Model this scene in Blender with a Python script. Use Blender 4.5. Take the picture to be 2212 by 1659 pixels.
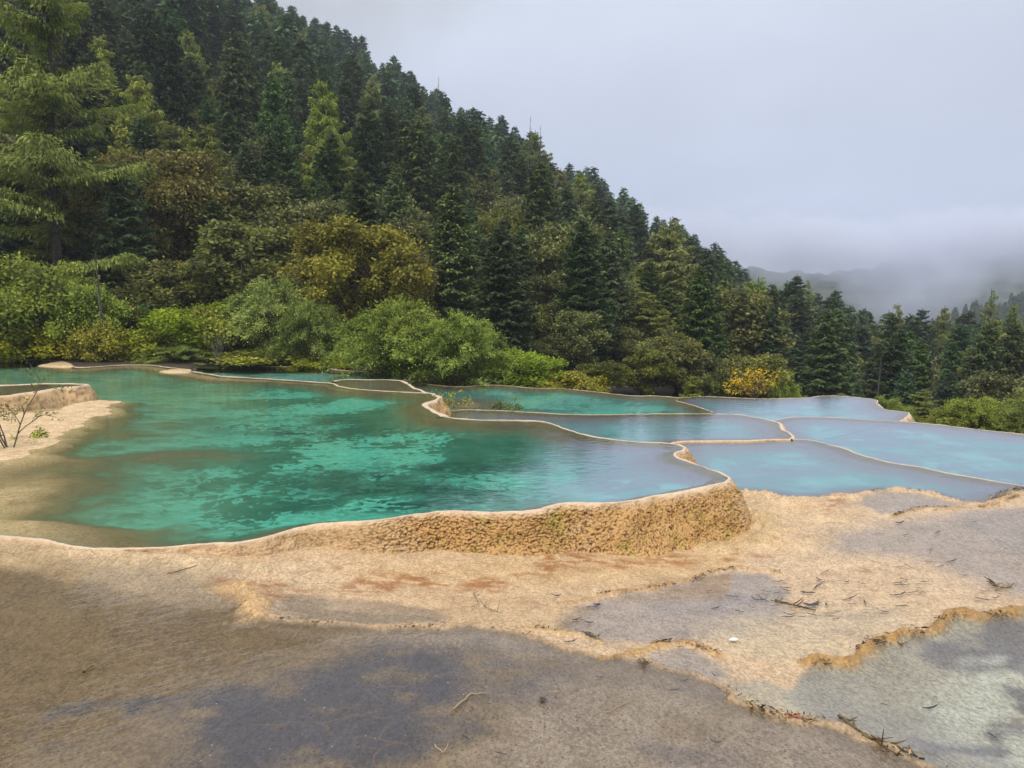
import bpy, math, random
import numpy as np
from mathutils import Vector, Euler
for _o in list(bpy.data.objects): bpy.data.objects.remove(_o)
scene = bpy.context.scene
C = scene.collection
rng = np.random.default_rng(7)
random.seed(7)
R = math.radians

# ------------------------------------------------------------------ camera
F = 788.0                      # focal length in pixels of a 1024 px wide picture
PITCH = math.atan((384 - 295) / F)
CAMZ = 2.5                     # above the level of the large pool (z = 0)
cam_d = bpy.data.cameras.new('camera'); cam = bpy.data.objects.new('camera', cam_d); C.objects.link(cam)
cam_d.sensor_width = 36; cam_d.lens = 36 * F / 1024
cam_d.clip_start = 0.05; cam_d.clip_end = 6000
cam.location = (0, 0, CAMZ); cam.rotation_euler = (R(90) - PITCH, 0, 0)
scene.camera = cam

# ------------------------------------------------------------------ world
SUN_EL, SUN_AZ = 52, 200       # elevation, azimuth clockwise from +Y : high, behind the camera, a little to the left
world = bpy.data.worlds.new('World'); scene.world = world; world.use_nodes = True
nt = world.node_tree; N = nt.nodes; L = nt.links; N.clear()
out = N.new('ShaderNodeOutputWorld'); bg = N.new('ShaderNodeBackground'); bg.inputs['Strength'].default_value = 0.1
sky = N.new('ShaderNodeTexSky'); sky.sky_type = 'NISHITA'; sky.sun_disc = False
sky.sun_elevation = R(SUN_EL); sky.sun_rotation = R(SUN_AZ)
tc = N.new('ShaderNodeTexCoord'); sep = N.new('ShaderNodeSeparateXYZ'); L.new(tc.outputs['Generated'], sep.inputs[0])
ramp = N.new('ShaderNodeValToRGB'); L.new(sep.outputs['Z'], ramp.inputs[0])
cr = ramp.color_ramp
cr.elements[0].position = 0.0; cr.elements[0].color = (0.51, 0.57, 0.76, 1)
e = cr.elements.new(0.09); e.color = (0.51, 0.57, 0.735, 1)
e = cr.elements.new(0.22); e.color = (0.565, 0.62, 0.745, 1)
e = cr.elements.new(0.40); e.color = (0.64, 0.70, 0.80, 1)
cr.elements[-1].position = 1.0; cr.elements[-1].color = (1.0, 1.0, 1.0, 1)
zen = 1.0
mp = N.new('ShaderNodeMapping'); L.new(tc.outputs['Generated'], mp.inputs[0]); mp.inputs['Scale'].default_value = (1.5, 1.5, 3.5)
nz = N.new('ShaderNodeTexNoise'); nz.inputs['Scale'].default_value = 1.6; nz.inputs['Detail'].default_value = 4; L.new(mp.outputs[0], nz.inputs['Vector'])
mr = N.new('ShaderNodeMapRange'); mr.inputs[1].default_value = 0.3; mr.inputs[2].default_value = 0.7; mr.inputs[3].default_value = 7.9; mr.inputs[4].default_value = 9.6
L.new(nz.outputs['Fac'], mr.inputs[0])
sc = N.new('ShaderNodeVectorMath'); sc.operation = 'SCALE'; top = N.new('ShaderNodeMapRange'); L.new(sep.outputs['Z'], top.inputs[0]); top.inputs[1].default_value = .4; top.inputs[2].default_value = 1.0; top.inputs[3].default_value = 1.0; top.inputs[4].default_value = 1.45
tm = N.new('ShaderNodeVectorMath'); tm.operation = 'SCALE'; L.new(ramp.outputs[0], tm.inputs[0]); L.new(top.outputs[0], tm.inputs['Scale'])
L.new(tm.outputs[0], sc.inputs[0]); L.new(mr.outputs[0], sc.inputs['Scale'])
mix = N.new('ShaderNodeMix'); mix.data_type = 'RGBA'; mix.inputs['Factor'].default_value = 0.95
L.new(sky.outputs[0], mix.inputs['A']); L.new(sc.outputs[0], mix.inputs['B'])
L.new(mix.outputs['Result'], bg.inputs['Color']); L.new(bg.outputs[0], out.inputs[0])

# ------------------------------------------------------------------ sun (veiled by cloud: wide angle)
sd = bpy.data.lights.new('sun', 'SUN'); sd.energy = 1.5; sd.angle = R(10); sd.color = (1.0, 0.92, 0.80)
so = bpy.data.objects.new('sun', sd); C.objects.link(so)
az = R(SUN_AZ); el = R(SUN_EL)
sdir = Vector((math.sin(az) * math.cos(el), math.cos(az) * math.cos(el), math.sin(el)))
so.rotation_euler = (-sdir).to_track_quat('-Z', 'Y').to_euler()
so.location = (0, -20, 60)

# ------------------------------------------------------------------ exposure
scene.view_settings.view_transform = 'Standard'; scene.view_settings.look = 'None'
scene.view_settings.exposure = 0.4; scene.view_settings.gamma = 1.0; scene.view_settings.use_curve_mapping = False
cy = scene.cycles
cy.max_bounces = 8; cy.diffuse_bounces = 3; cy.glossy_bounces = 3; cy.transparent_max_bounces = 16; cy.transmission_bounces = 3
cy.volume_bounces = 4; cy.use_denoising = True; cy.sample_clamp_indirect = 4.0
HAZE = True

# ------------------------------------------------------------------ helpers
def world_xy(px, py, z=0.0):
    """picture point (in a 2212 x 1659 copy of the photo) -> the point of level z it shows"""
    X = px * 1024 / 2212.0; Y = py * 768 / 1659.0
    a = (X - 512) / F; b = -(Y - 384) / F
    cp, sp = math.cos(PITCH), math.sin(PITCH)
    dy = cp + b * sp; dz = -sp + b * cp
    t = (z - CAMZ) / dz
    return (a * t, dy * t)
def line_w(pts, z):
    zz = z if hasattr(z, '__len__') else [z] * len(pts)
    return np.array([world_xy(p[0], p[1], q) for p, q in zip(pts, zz)])

def hash_(ix, iy, iz, seed):
    h = (ix.astype(np.int64) * 374761393 + iy.astype(np.int64) * 668265263 + iz.astype(np.int64) * 2147483647 + seed * 1274126177) & 0xffffffff
    h = ((h ^ (h >> 13)) * 1274126177) & 0xffffffff
    h = ((h ^ (h >> 16)) * 2246822519) & 0xffffffff
    return ((h ^ (h >> 15)) & 0xffffff) / float(0xffffff)
def vnoise(x, y, z=None, seed=0):
    if z is None: z = np.zeros_like(x)
    x0, y0, z0 = np.floor(x), np.floor(y), np.floor(z)
    fx, fy, fz = x - x0, y - y0, z - z0
    fx, fy, fz = fx*fx*(3-2*fx), fy*fy*(3-2*fy), fz*fz*(3-2*fz)
    r = 0
    for i in (0, 1):
        for j in (0, 1):
            for k in (0, 1):
                w = (fx if i else 1-fx) * (fy if j else 1-fy) * (fz if k else 1-fz)
                r = r + w * hash_(x0+i, y0+j, z0+k, seed)
    return r
def fbm(x, y, z=None, oct=4, seed=0):
    r = 0; a = 0.5; s = 1.0; tot = 0
    for o in range(oct):
        r = r + a * vnoise(x*s+o*17.3, y*s-o*9.1, None if z is None else z*s, seed+o); tot += a; a *= 0.5; s *= 2.03
    return r / tot
def worley(x, y, z, seed=0):
    x0, y0, z0 = np.floor(x), np.floor(y), np.floor(z); best = np.full(x.shape, 9.0)
    for i in (-1, 0, 1):
        for j in (-1, 0, 1):
            for k in (-1, 0, 1):
                a, b, c = x0+i, y0+j, z0+k
                d = (a + hash_(a, b, c, seed) - x)**2 + (b + hash_(a, b, c, seed+5) - y)**2 + (c + hash_(a, b, c, seed+9) - z)**2
                best = np.minimum(best, d)
    return np.sqrt(best)
def sstep(a, b, x):
    t = np.clip((x - a) / (b - a), 0, 1); return t*t*(3-2*t)
def seg_dist(P, poly, closed=False):
    """distance of each P to a polyline, and the index/param of the nearest point"""
    best = np.full(len(P), 1e9); n = len(poly); par = np.zeros(len(P))
    for i in range(n if closed else n-1):
        a = poly[i]; b = poly[(i+1) % n]; d = b - a; l2 = max(float(d @ d), 1e-12)
        t = np.clip(((P - a) @ d) / l2, 0, 1)
        q = P - (a + t[:, None] * d); dd = q[:, 0]**2 + q[:, 1]**2
        m = dd < best; best[m] = dd[m]; par[m] = i + t[m]
    return np.sqrt(best), par
def inside(P, poly):
    r = np.zeros(len(P), bool); n = len(poly); j = n-1
    for i in range(n):
        xi, yi = poly[i]; xj, yj = poly[j]
        if yi != yj:
            c = ((yi > P[:, 1]) != (yj > P[:, 1])) & (P[:, 0] < (xj-xi) * (P[:, 1]-yi) / (yj-yi) + xi)
            r ^= c
        j = i
    return r
def chaikin(p, n=2, closed=False):
    p = np.array(p, float)
    for _ in range(n):
        if closed: a, b = p, np.roll(p, -1, 0)
        else: a, b = p[:-1], p[1:]
        q = np.empty((len(a)*2, p.shape[1])); q[0::2] = .75*a + .25*b; q[1::2] = .25*a + .75*b
        if not closed: q = np.vstack([p[:1], q, p[-1:]])
        p = q
    return p
def resample(p, ds):
    d = np.r_[0, np.cumsum(np.hypot(*(np.diff(p[:, :2], axis=0).T)))]
    n = max(2, int(d[-1] / ds) + 1); s = np.linspace(0, d[-1], n)
    return np.stack([np.interp(s, d, p[:, k]) for k in range(p.shape[1])], 1), s

def tag(o, label=None, cat=None, group=None, kind=None):
    if label: o['label'] = label
    if cat: o['category'] = cat
    if group: o['group'] = group
    if kind: o['kind'] = kind
    return o
def make_mesh(name, verts, faces, mat=None, smooth=False, attrs=None):
    """verts (n,3); faces (m,3|4) array or list of lists"""
    me = bpy.data.meshes.new(name)
    verts = np.asarray(verts, np.float32)
    if isinstance(faces, np.ndarray):
        k = faces.shape[1]; m = len(faces)
        me.vertices.add(len(verts)); me.vertices.foreach_set('co', verts.ravel())
        me.loops.add(m*k); me.loops.foreach_set('vertex_index', faces.astype(np.int32).ravel())
        me.polygons.add(m); me.polygons.foreach_set('loop_start', np.arange(0, m*k, k, dtype=np.int32))
        try: me.polygons.foreach_set('loop_total', np.full(m, k, np.int32))
        except Exception: pass
    else:
        me.from_pydata(verts.tolist(), [], faces)
    for nm, a in (attrs or {}).items():
        a = np.asarray(a, np.float32)
        if a.ndim == 1:
            at = me.attributes.new(nm, 'FLOAT', 'POINT'); at.data.foreach_set('value', a)
        else:
            at = me.attributes.new(nm, 'FLOAT_COLOR', 'POINT')
            at.data.foreach_set('color', np.c_[a, np.ones(len(a))].astype(np.float32).ravel())
    me.update(calc_edges=True); me.validate()
    if smooth: me.polygons.foreach_set('use_smooth', np.ones(len(me.polygons), bool))
    if mat: me.materials.append(mat)
    return me
def link(name, me, parent=None, loc=None, rz=None):
    o = bpy.data.objects.new(name, me); C.objects.link(o)
    if parent: o.parent = parent
    if loc is not None: o.location = loc
    if rz is not None: o.rotation_euler = (0, 0, rz)
    return o
def grid_faces(nr, nc):
    i = np.arange(nr-1)[:, None] * nc + np.arange(nc-1)[None, :]
    return np.stack([i, i+1, i+nc+1, i+nc], -1).reshape(-1, 4)

class NB:
    """small node-building helper"""
    def __init__(s, name):
        s.m = bpy.data.materials.new(name); s.m.use_nodes = True; s.t = s.m.node_tree; s.t.nodes.clear()
        s.out = s.t.nodes.new('ShaderNodeOutputMaterial')
    def n(s, typ, ins=None, **kw):
        x = s.t.nodes.new('ShaderNode' + typ)
        for k, v in kw.items(): setattr(x, k, v)
        for k, v in (ins or {}).items():
            if hasattr(v, 'is_output') or isinstance(v, bpy.types.NodeSocket): s.t.links.new(v, x.inputs[k])
            else: x.inputs[k].default_value = v
        return x
    def pos(s, scale=(1, 1, 1)):
        g = s.n('NewGeometry'); m = s.n('Mapping', {'Vector': g.outputs['Position'], 'Scale': scale}); return m.outputs[0]
    def noise(s, v, scale, detail=3, rough=.55, dist=0):
        return s.n('TexNoise', {'Vector': v, 'Scale': scale, 'Detail': detail, 'Roughness': rough, 'Distortion': dist}).outputs['Fac']
    def math(s, op, a, b=0.0, clamp=False):
        x = s.n('Math', {0: a, 1: b}, operation=op); x.use_clamp = clamp; return x.outputs[0]
    def rng(s, v, a, b, c=0.0, d=1.0):
        return s.n('MapRange', {0: v, 1: a, 2: b, 3: c, 4: d}).outputs[0]
    def mix(s, f, a, b, bt='MIX'):
        x = s.n('Mix', data_type='RGBA', blend_type=bt)
        for k, v in (('Factor', f), ('A', a), ('B', b)):
            if isinstance(v, bpy.types.NodeSocket): s.t.links.new(v, x.inputs[k])
            else: x.inputs[k].default_value = v if k == 'Factor' else (tuple(v) + (1,))[:4]
        return x.outputs['Result']
    def attr(s, n_, out='Fac'):
        return s.n('Attribute', attribute_name=n_).outputs[out]
    def bump(s, h, strength=.5, dist=.02):
        return s.n('Bump', {'Height': h, 'Strength': strength, 'Distance': dist}).outputs[0]
    def surf(s, x): s.t.links.new(x, s.out.inputs['Surface']); return s.m

# ------------------------------------------------------------------ pool outlines (traced rims, each at its own water level)
Z1, Z2, Z3, Z4, Z5, Z6, Z7, Z8, Z0 = 0.0, -0.405, -0.45, -0.74, -0.60, -0.43, -0.22, -0.12, 0.30
near1 = [(-420,1120),(-160,1140),(0,1159),(81,1166),(141,1180),(212,1187),(318,1189),(374,1184),(459,1175),(529,1172),(600,1156),(653,1136),(706,1129),(781,1127),(866,1120),(912,1110),(972,1104.5),(1049,1109),(1106,1106),(1166,1101),(1208,1089),(1247,1086),(1303,1087),(1356,1083),(1416,1074.5),(1473,1062),(1537,1050),(1573,1041),(1583,1032)]
right1 = [(1583,1032),(1573,1027),(1548,1018),(1520,1009),(1484,997),(1462,990),(1454,983),(1463,977),(1481,970),(1470,961.5),(1453,958),(1432,957)]
far1a = [(1432,957),(1360,954),(1289,946),(1247,935),(1219,926),(1198,917.5),(1166,910),(1113,909),(1042,908),(989,905),(958,900)]
far1b = [(958,900),(936,889),(922,877),(917,870.5),(936,865.6),(950.6,858.5),(940,851.5),(922,849)]
far1c = [(922,849),(883,847.6),(830,845),(777,841.6),(735,836),(723,828)]
far1d = [(723,828),(688,826),(653,823),(600,820),(529,816),(476,813),(455,809),(415,803)]
far1e = [(415,803),(409,797.5),(353,793),(339,789),(300,788),(247,789),(212,792),(159,795),(152,785),(120,780),(53,776),(0,778),(-160,782),(-420,786)]
def W(pts, z): return line_w(pts, z)
n1, r1, a1, b1, c1, d1, e1 = [W(p, Z1) for p in (near1, right1, far1a, far1b, far1c, far1d, far1e)]
pool1 = np.vstack([n1, r1[1:], a1[1:], b1[1:], c1[1:], d1[1:], e1[1:]])
far2 = [(958,893),(968,887.5),(1007,885),(1078,887),(1148,891),(1219,895),(1289,897),(1395,894),(1505,894),(1580,894),(1622,899),(1661,907)]
end2 = [(1661,907),(1686,916),(1694,928),(1709,940),(1707,948)]
base2 = [(1707,948),(1643,950),(1573,952),(1502,951),(1449,956)]
f2, g2, h2 = W(far2, Z2), W(end2, Z2), W(base2, Z2)
pool2 = np.vstack([a1, f2, g2[1:], h2[1:]])
far3 = [(869,820),(901,826),(943,833),(1000,836),(1053,831),(1099,833),(1148,839),(1212,838),(1254,843),(1325,851),(1370,856),(1416,855),(1469,859)]
div3 = [(1463,866),(1509,879),(1544,891)]
f3, v3 = W(far3, Z3), W(div3, Z3)
pool3 = np.vstack([f3, v3, f2[:-3][::-1], b1, W([(905,846),(885,826)], Z3)])
far4 = [(1463,859),(1488,859),(1493,856),(1555,857.5),(1640,862),(1749,859),(1770,855),(1820,855),(1855,858.5),(1894,863),(1896,871.6),(1901,879),(1917,886),(1954,889),(1968,893),(1943,910)]
f4 = W(far4, Z4)
far5 = [(1668,909),(1710,901),(1749,900),(1820,902.6),(1890,907.6),(1943,910),(1996,914),(2049,920),(2102,926),(2212,938.6),(2480,968)]
f5 = W(far5, Z5)
pool4 = np.vstack([f4, f5[:6][::-1], g2[:1], f2[-4:][::-1], v3[::-1]])
div6 = [(1707,948),(1749,950),(1784,958),(1820,967),(1855,983),(1890,991.6),(1925,999.7),(1979,1008),(2031,1019),(2102,1031.5),(2212,1050),(2262,1058)]
v6 = W(div6, Z6)
pool5 = np.vstack([f5, W([(2480,1085)], Z5), v6[::-1], g2[::-1]])
shore6 = [(1600,1060),(1629,1064),(1661,1067),(1696,1076),(1731,1080),(1767,1079),(1802,1074.5),(1848,1074),(1873,1067),(1908,1062),(1961,1062),(2014,1069),(2049,1080),(2102,1092),(2137,1090),(2155,1085),(2180,1071),(2212,1067),(2258,1064)]
s6 = W(shore6, Z6)
pool6 = np.vstack([v6, s6[::-1], r1, h2[::-1][:-1]])
far7 = [(415,797),(462,787),(529,790),(582,793),(670,790),(692,791.5),(723,799),(788,803),(869,806),(901,813)]
f7 = W(far7, Z7)
far8 = [(723,824),(735,819.5),(795,820),(860,821),(876,826),(895,838),(922,849)]
f8 = W(far8, Z8)
pool8 = np.vstack([f8, c1])
pool7 = np.vstack([f7, W([(869,820)], Z7), f8[:4][::-1], d1])
rim0f = [(-420,884),(-160,866),(0,857),(53,850),(88,845),(123,838),(183,834),(192,831)]
rim0b = [(192,831),(150,829),(90,829),(0,833),(-160,840),(-420,850)]
n0, k0 = W(rim0f, Z0), W(rim0b, Z0)
pool0 = np.vstack([n0, k0[1:]])
POOLS = [('p0', pool0, Z0), ('p1', pool1, Z1), ('p2', pool2, Z2), ('p3', pool3, Z3), ('p4', pool4, Z4), ('p5', pool5, Z5), ('p6', pool6, Z6), ('p7', pool7, Z7), ('p8', pool8, Z8)]
POOLS = [(a, chaikin(b, 2, True), c) for a, b, c in POOLS]

# foreground ledges
L1 = [(522,1281),(526,1305),(550,1334),(628,1341),(670,1348),(725,1347),(813,1358),(883,1355),(936,1358),(1007,1350),(1060,1355),(1113,1362),(1166,1378),(1219,1395),(1261,1411),(1342,1422),(1395,1432),(1448,1450),(1502,1454),(1566,1485),(1608,1521),(1661,1545),(1714,1558),(1767,1560),(1820,1570),(1873,1595),(1925,1616),(1996,1648),(2080,1700)]
L2 = [(1746,1438),(1784,1436),(1837,1434),(1855,1411),(1890,1394),(1936,1378),(1989,1372),(2014,1358),(2045,1337),(2095,1330),(2137,1335),(2190,1330),(2212,1318),(2330,1300)]
L3 = [(1201,1302),(1272,1298),(1303,1281),(1339,1281),(1395,1274),(1448,1265),(1502,1256),(1534,1237),(1583,1228),(1643,1230),(1678,1237)]
L4 = [(1150,1358),(1219,1365),(1265,1369),(1303,1385)]
L5 = [(1296,1422),(1377,1411),(1416,1394),(1466,1387),(1520,1404),(1555,1415)]
L6 = [(1933,1115),(1961,1106),(1996,1095.7),(2102,1101),(2155,1088.6),(2200,1073)]
# ground heights in front of the pools, as (picture point, height)
CT = [(-150,1180,-.03),(0,1170,-.02),(0,1250,-.06),(0,1400,-.12),(0,1659,-.12),(-150,1500,-.12),(300,1205,-.04),(300,1270,-.10),(500,1222,-.12),(500,1400,-.14),(560,1290,-.18),
      (725,1210,-.25),(830,1214,-.33),(1095,1200,-.43),(1219,1182,-.48),(1360,1200,-.56),(1501,1186,-.61),(1566,1173,-.62),(1619,1117,-.57),(1664,1148,-.55),(1640,1070,-.43),
      (1000,1500,-.15),(500,1659,-.13),(1000,1659,-.15),(1500,1600,-.17),(1113,1366,-.165),(780,1352,-.15),(1600,1522,-.20),(1800,1640,-.19),(1996,1652,-.22),
      (1650,1480,-.30),(2000,1560,-.38),(2200,1659,-.38),(2200,1400,-.44),(2350,1500,-.45),(2000,1400,-.40),(2100,1322,-.40),(1850,1400,-.40),(1300,1300,-.38),(1100,1290,-.36),(700,1280,-.27),(1500,1300,-.43),
      (1500,1420,-.30),(1300,1400,-.26),(1800,1300,-.50),(2200,1250,-.49),(1900,1180,-.48),(2200,1130,-.44),(2350,1150,-.44),(1900,1075,-.42),(1730,1085,-.425),(2100,1098,-.42),(1750,1150,-.50)]
cp = np.array([world_xy(a, b, c) for a, b, c in CT]); cz = np.array([c[2] for c in CT])
def tps(r): return np.where(r > 1e-9, r*r*np.log(r + 1e-12), 0)
_n = len(cp); _K = tps(np.hypot(cp[:, None, 0]-cp[None, :, 0], cp[:, None, 1]-cp[None, :, 1])) + np.eye(_n)*0.05
_P = np.c_[np.ones(_n), cp]; _A = np.block([[_K, _P], [_P.T, np.zeros((3, 3))]])
_w = np.linalg.solve(_A, np.r_[cz, 0, 0, 0])
def G(P):
    r = np.zeros(len(P))
    for k in range(_n): r += _w[k] * tps(np.hypot(P[:, 0]-cp[k, 0], P[:, 1]-cp[k, 1]))
    r += _w[_n] + _w[_n+1]*P[:, 0] + _w[_n+2]*P[:, 1]
    return np.clip(r, -.68, -.015)
def lw(pts):           # ledge lines follow the ground height
    o = []
    for p in pts:
        z = -.3
        for _ in range(6):
            q = np.array([world_xy(p[0], p[1], z)]); z = float(G(q)[0])
        o.append(q[0])
    return chaikin(np.array(o), 2)
wL1, wL2, wL3, wL4, wL5, wL6 = [lw(l) for l in (L1, L2, L3, L4, L5, L6)]

# ------------------------------------------------------------------ hillside and valley (one function, used for the ground and for planting)
colx = np.array([-700, -100, 0, 150, 287, 420, 550, 660, 768, 850, 930, 1024, 1200, 1800])
rdep = np.array([ 230,  230, 225, 215, 205, 190, 175, 160, 135, 105, 95, 95, 95, 100])
vtop = np.array([1.0, .66, .585, .475, .368, .268, .180, .100, .020, -.010, -.022, -.015, -.02, -.02])
fdep = np.array([ 28,  30, 30.5, 31, 31, 31, 31.5, 35, 38, 37, 35, 30, 27, 26])
fz   = np.array([ 0.1, 0.1, 0.1, 0, -.2, -.4, -1.2, -2.2, -3.5, -5, -6, -6, -6, -6])
TREEH = np.array([10, 10, 10, 10, 11, 11, 11, 11, 11, 11.5, 11.5, 11.5, 11, 11])
zrid = vtop * rdep + CAMZ - TREEH
def hill(x, y):
    c = 512 + F * x / np.maximum(y, 1.0)
    f = np.interp(c, colx, fdep); r = np.interp(c, colx, rdep); a = np.interp(c, colx, fz); b = np.interp(c, colx, zrid)
    t = (y - f) / (r - f)
    z = a + (b - a) * np.clip(t, 0, 1)**np.interp(c, [300, 780, 860], [1.2, 1.2, .55])
    z = z + np.clip(t, 0, 1)*(fbm(x*.04, y*.04, seed=3) - .5) * 6
    z = np.where(t > 1, z - (y - r) * .35, z)
    z = np.where(t < 0, a - 0.0*(f - y), z)
    return np.maximum(z, -45)

# ------------------------------------------------------------------ materials of ground and water
def mat_ground():
    b = NB('travertine')
    p = b.pos(); alb = b.attr('alb', 'Color'); deep = b.attr('deep'); wet = b.attr('wet'); grit = b.attr('grit')
    # dry / filmed travertine
    n1 = b.noise(p, 1.3, 5, .6); n2 = b.noise(b.pos((1, .45, 1)), 14, 5, .65); n3 = b.noise(p, 70, 3, .7)
    n4 = b.noise(b.pos((1, .6, 1)), 42, 4, .7)
    nn_ = b.math('ADD', b.math('MULTIPLY', n2, .25), b.math('ADD', b.math('MULTIPLY', n4, .65), b.math('MULTIPLY', b.noise(p, 3.1, 4, .6), .22)))
    c = b.mix(b.rng(nn_, .46, .66), b.mix(1.0, alb, (.60, .56, .49), 'MULTIPLY'), b.mix(1.0, alb, (1.25, 1.22, 1.18), 'MULTIPLY'))
    vein = b.n('TexVoronoi', {'Vector': b.mix(.12, b.pos((1, 1.7, 1)), b.n('TexNoise', {'Vector': p, 'Scale': 6}).outputs['Color']), 'Scale': 3.2}, feature='DISTANCE_TO_EDGE').outputs['Distance']
    c = b.mix(b.math('MULTIPLY', b.rng(vein, .0, .035, .55, 0), b.rng(b.noise(p, 1.9, 2), .5, .6)), c, (.20, .12, .06))
    gv = b.n('TexVoronoi', {'Vector': p, 'Scale': 34, 'Randomness': 1.0}); gvc = b.n('SeparateColor', {0: gv.outputs['Color']}).outputs[0]
    c = b.mix(b.math('MULTIPLY', b.rng(n3, .50, .60), b.math('MULTIPLY', grit, .7)), c, (.04, .036, .042))
    c = b.mix(b.math('MULTIPLY', b.math('MULTIPLY', b.math('GREATER_THAN', gvc, .80), b.rng(gv.outputs['Distance'], .25, .35, 1, 0)), b.math('MULTIPLY', b.math('ADD', grit, .22), .85)), c, (.03, .025, .03))
    c = b.mix(b.math('MULTIPLY', b.math('MULTIPLY', b.math('LESS_THAN', gvc, .03), b.rng(b.math('ADD', gv.outputs['Distance'], b.math('MULTIPLY', n3, .25)), .30, .36, 1, 0)), b.math('ADD', b.math('MULTIPLY', grit, .6), .08)), c, (.42, .38, .31))
    fl = b.math('MULTIPLY', b.rng(b.noise(b.pos((1, 2.6, 1)), 8.5, 5, .7, .8), .58, .66), b.math('SUBTRACT', 1.0, grit))
    c = b.mix(b.math('MULTIPLY', fl, b.math('MULTIPLY', b.rng(b.noise(p, 1.1, 3), .40, .55), .60)), c, (.30, .165, .07))
    och = b.math('MULTIPLY', b.rng(n1, .50, .72), b.rng(b.noise(b.pos((.6, 2.2, 1)), 3.2, 5, .7), .48, .66))
    c = b.mix(b.math('MULTIPLY', och, b.attr('och')), c, (.42, .185, .06))
    # pool beds : colour by apparent depth, with patches; pale adds painted sky reflection
    jag = b.noise(p, 5.5, 3, .65, .6); big = b.noise(p, .42, 4, .6, .3)
    sel = b.math('ADD', big, b.math('MULTIPLY', b.math('SUBTRACT', jag, .5), .55))
    sel = b.math('ADD', sel, b.math('MULTIPLY', b.math('SUBTRACT', deep, .9), .25))
    f = b.rng(sel, .492, .522)
    turq = b.mix(b.rng(b.noise(p, 9, 3, .7), .35, .7), (.075, .40, .30), (.16, .62, .47))
    dgreen = b.mix(b.rng(b.noise(p, 2.2, 4, .6), .35, .65), (.022, .135, .085), (.050, .225, .15))
    deepc = b.mix(f, dgreen, turq)
    spot = b.math('MULTIPLY', b.attr('spot'), b.rng(b.math('ADD', jag, b.math('MULTIPLY', b.noise(p, 1.3, 2), .5)), .68, .76))
    deepc = b.mix(spot, deepc, (.008, .075, .06))
    deepc = b.mix(b.attr('pale'), deepc, b.mix(b.rng(b.noise(p, 1.1, 5, .6, .4), .38, .62), (.16, .35, .38), (.26, .48, .53)))
    stk = b.math('ADD', b.noise(b.pos((.8, 1, 1)), .9, 5, .65, .5), b.math('MULTIPLY', b.math('SUBTRACT', jag, .5), .3))
    deepc = b.mix(b.math('MULTIPLY', b.math('MULTIPLY', b.rng(stk, .485, .52), b.attr('pale')), .85), deepc, (.22, .28, .37))  # lavender streaks : reflected sky put into the bed colour
    dd = b.math('ADD', deep, b.math('MULTIPLY', b.math('SUBTRACT', b.noise(p, 1.6, 4, .6, .4), .5), b.math('MULTIPLY', deep, .9)))
    flange = b.mix(b.rng(b.noise(p, 3.5, 4, .65), .3, .7), (.125, .105, .055), (.20, .17, .095))
    flange = b.mix(b.attr('pale'), flange, (.24, .25, .33))  # margins tinted with the reflected sky's lavender
    flange = b.mix(b.attr('left'), flange, b.mix(b.rng(b.noise(b.pos((1, 2, 1)), 5, 5, .7), .35, .65), (.24, .175, .085), (.36, .27, .14)))
    olive = b.mix(b.rng(b.noise(p, 4, 4, .65), .3, .7), (.07, .15, .09), (.125, .24, .155))
    flange = b.mix(b.rng(n4, .35, .65), b.mix(1.0, flange, (.78, .76, .72), 'MULTIPLY'), b.mix(1.0, flange, (1.15, 1.13, 1.1), 'MULTIPLY'))
    milky = b.mix(b.rng(b.noise(b.pos((1, 1.8, 1)), 1.7, 5, .65), .38, .62), (.15, .25, .15), (.23, .47, .33))
    lf = b.math('MULTIPLY', b.attr('left'), .8)
    deepc = b.mix(lf, deepc, milky); olive = b.mix(lf, olive, b.mix(b.rng(n2, .3, .7), (.15, .155, .08), (.22, .23, .125)))
    bed = b.mix(b.n('MapRange', {0: dd, 1: .02, 2: b.rng(b.attr('left'), 0, 1, .16, .34), 3: 0.0, 4: 1.0}).outputs[0], c, flange)
    olive = b.mix(b.attr('pale'), olive, (.22, .30, .36))
    bed = b.mix(b.rng(dd, .26, .55), bed, olive)
    bed = b.mix(b.rng(dd, .55, .78), bed, deepc)
    c = b.mix(b.math('GREATER_THAN', b.attr('pool'), .5), c, bed)
    h = b.math('ADD', b.math('MULTIPLY', b.noise(b.pos((1, 1.5, 1)), 46, 5, .75), .75), b.math('MULTIPLY', n2, .15))
    bs = b.n('Bump', {'Height': h, 'Strength': .5, 'Distance': .03})
    # the film of running water : a clear coat with tiny ripples
    rot0 = b.n('Mapping', {'Vector': b.pos(), 'Rotation': (0, 0, R(-38))}).outputs[0]
    rot = b.n('Mapping', {'Vector': rot0, 'Scale': (.7, 2.2, 1)}).outputs[0]
    wv = b.math('ADD', b.noise(rot, 5.5, 3, .5, .5), b.math('MULTIPLY', b.noise(p, 24, 2), .12))
    cb = b.n('Bump', {'Height': wv, 'Strength': b.math('MULTIPLY', b.rng(b.noise(b.pos(), .7, 2), .38, .62), .24), 'Distance': .02})
    pr = b.n('BsdfPrincipled', {'Base Color': c, 'Roughness': .62, 'Specular IOR Level': .25, 'Normal': bs.outputs[0],
             'Coat Weight': wet, 'Coat Roughness': .03, 'Coat IOR': 1.33, 'Coat Normal': cb.outputs[0]})
    return b.surf(pr.outputs[0])

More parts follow.
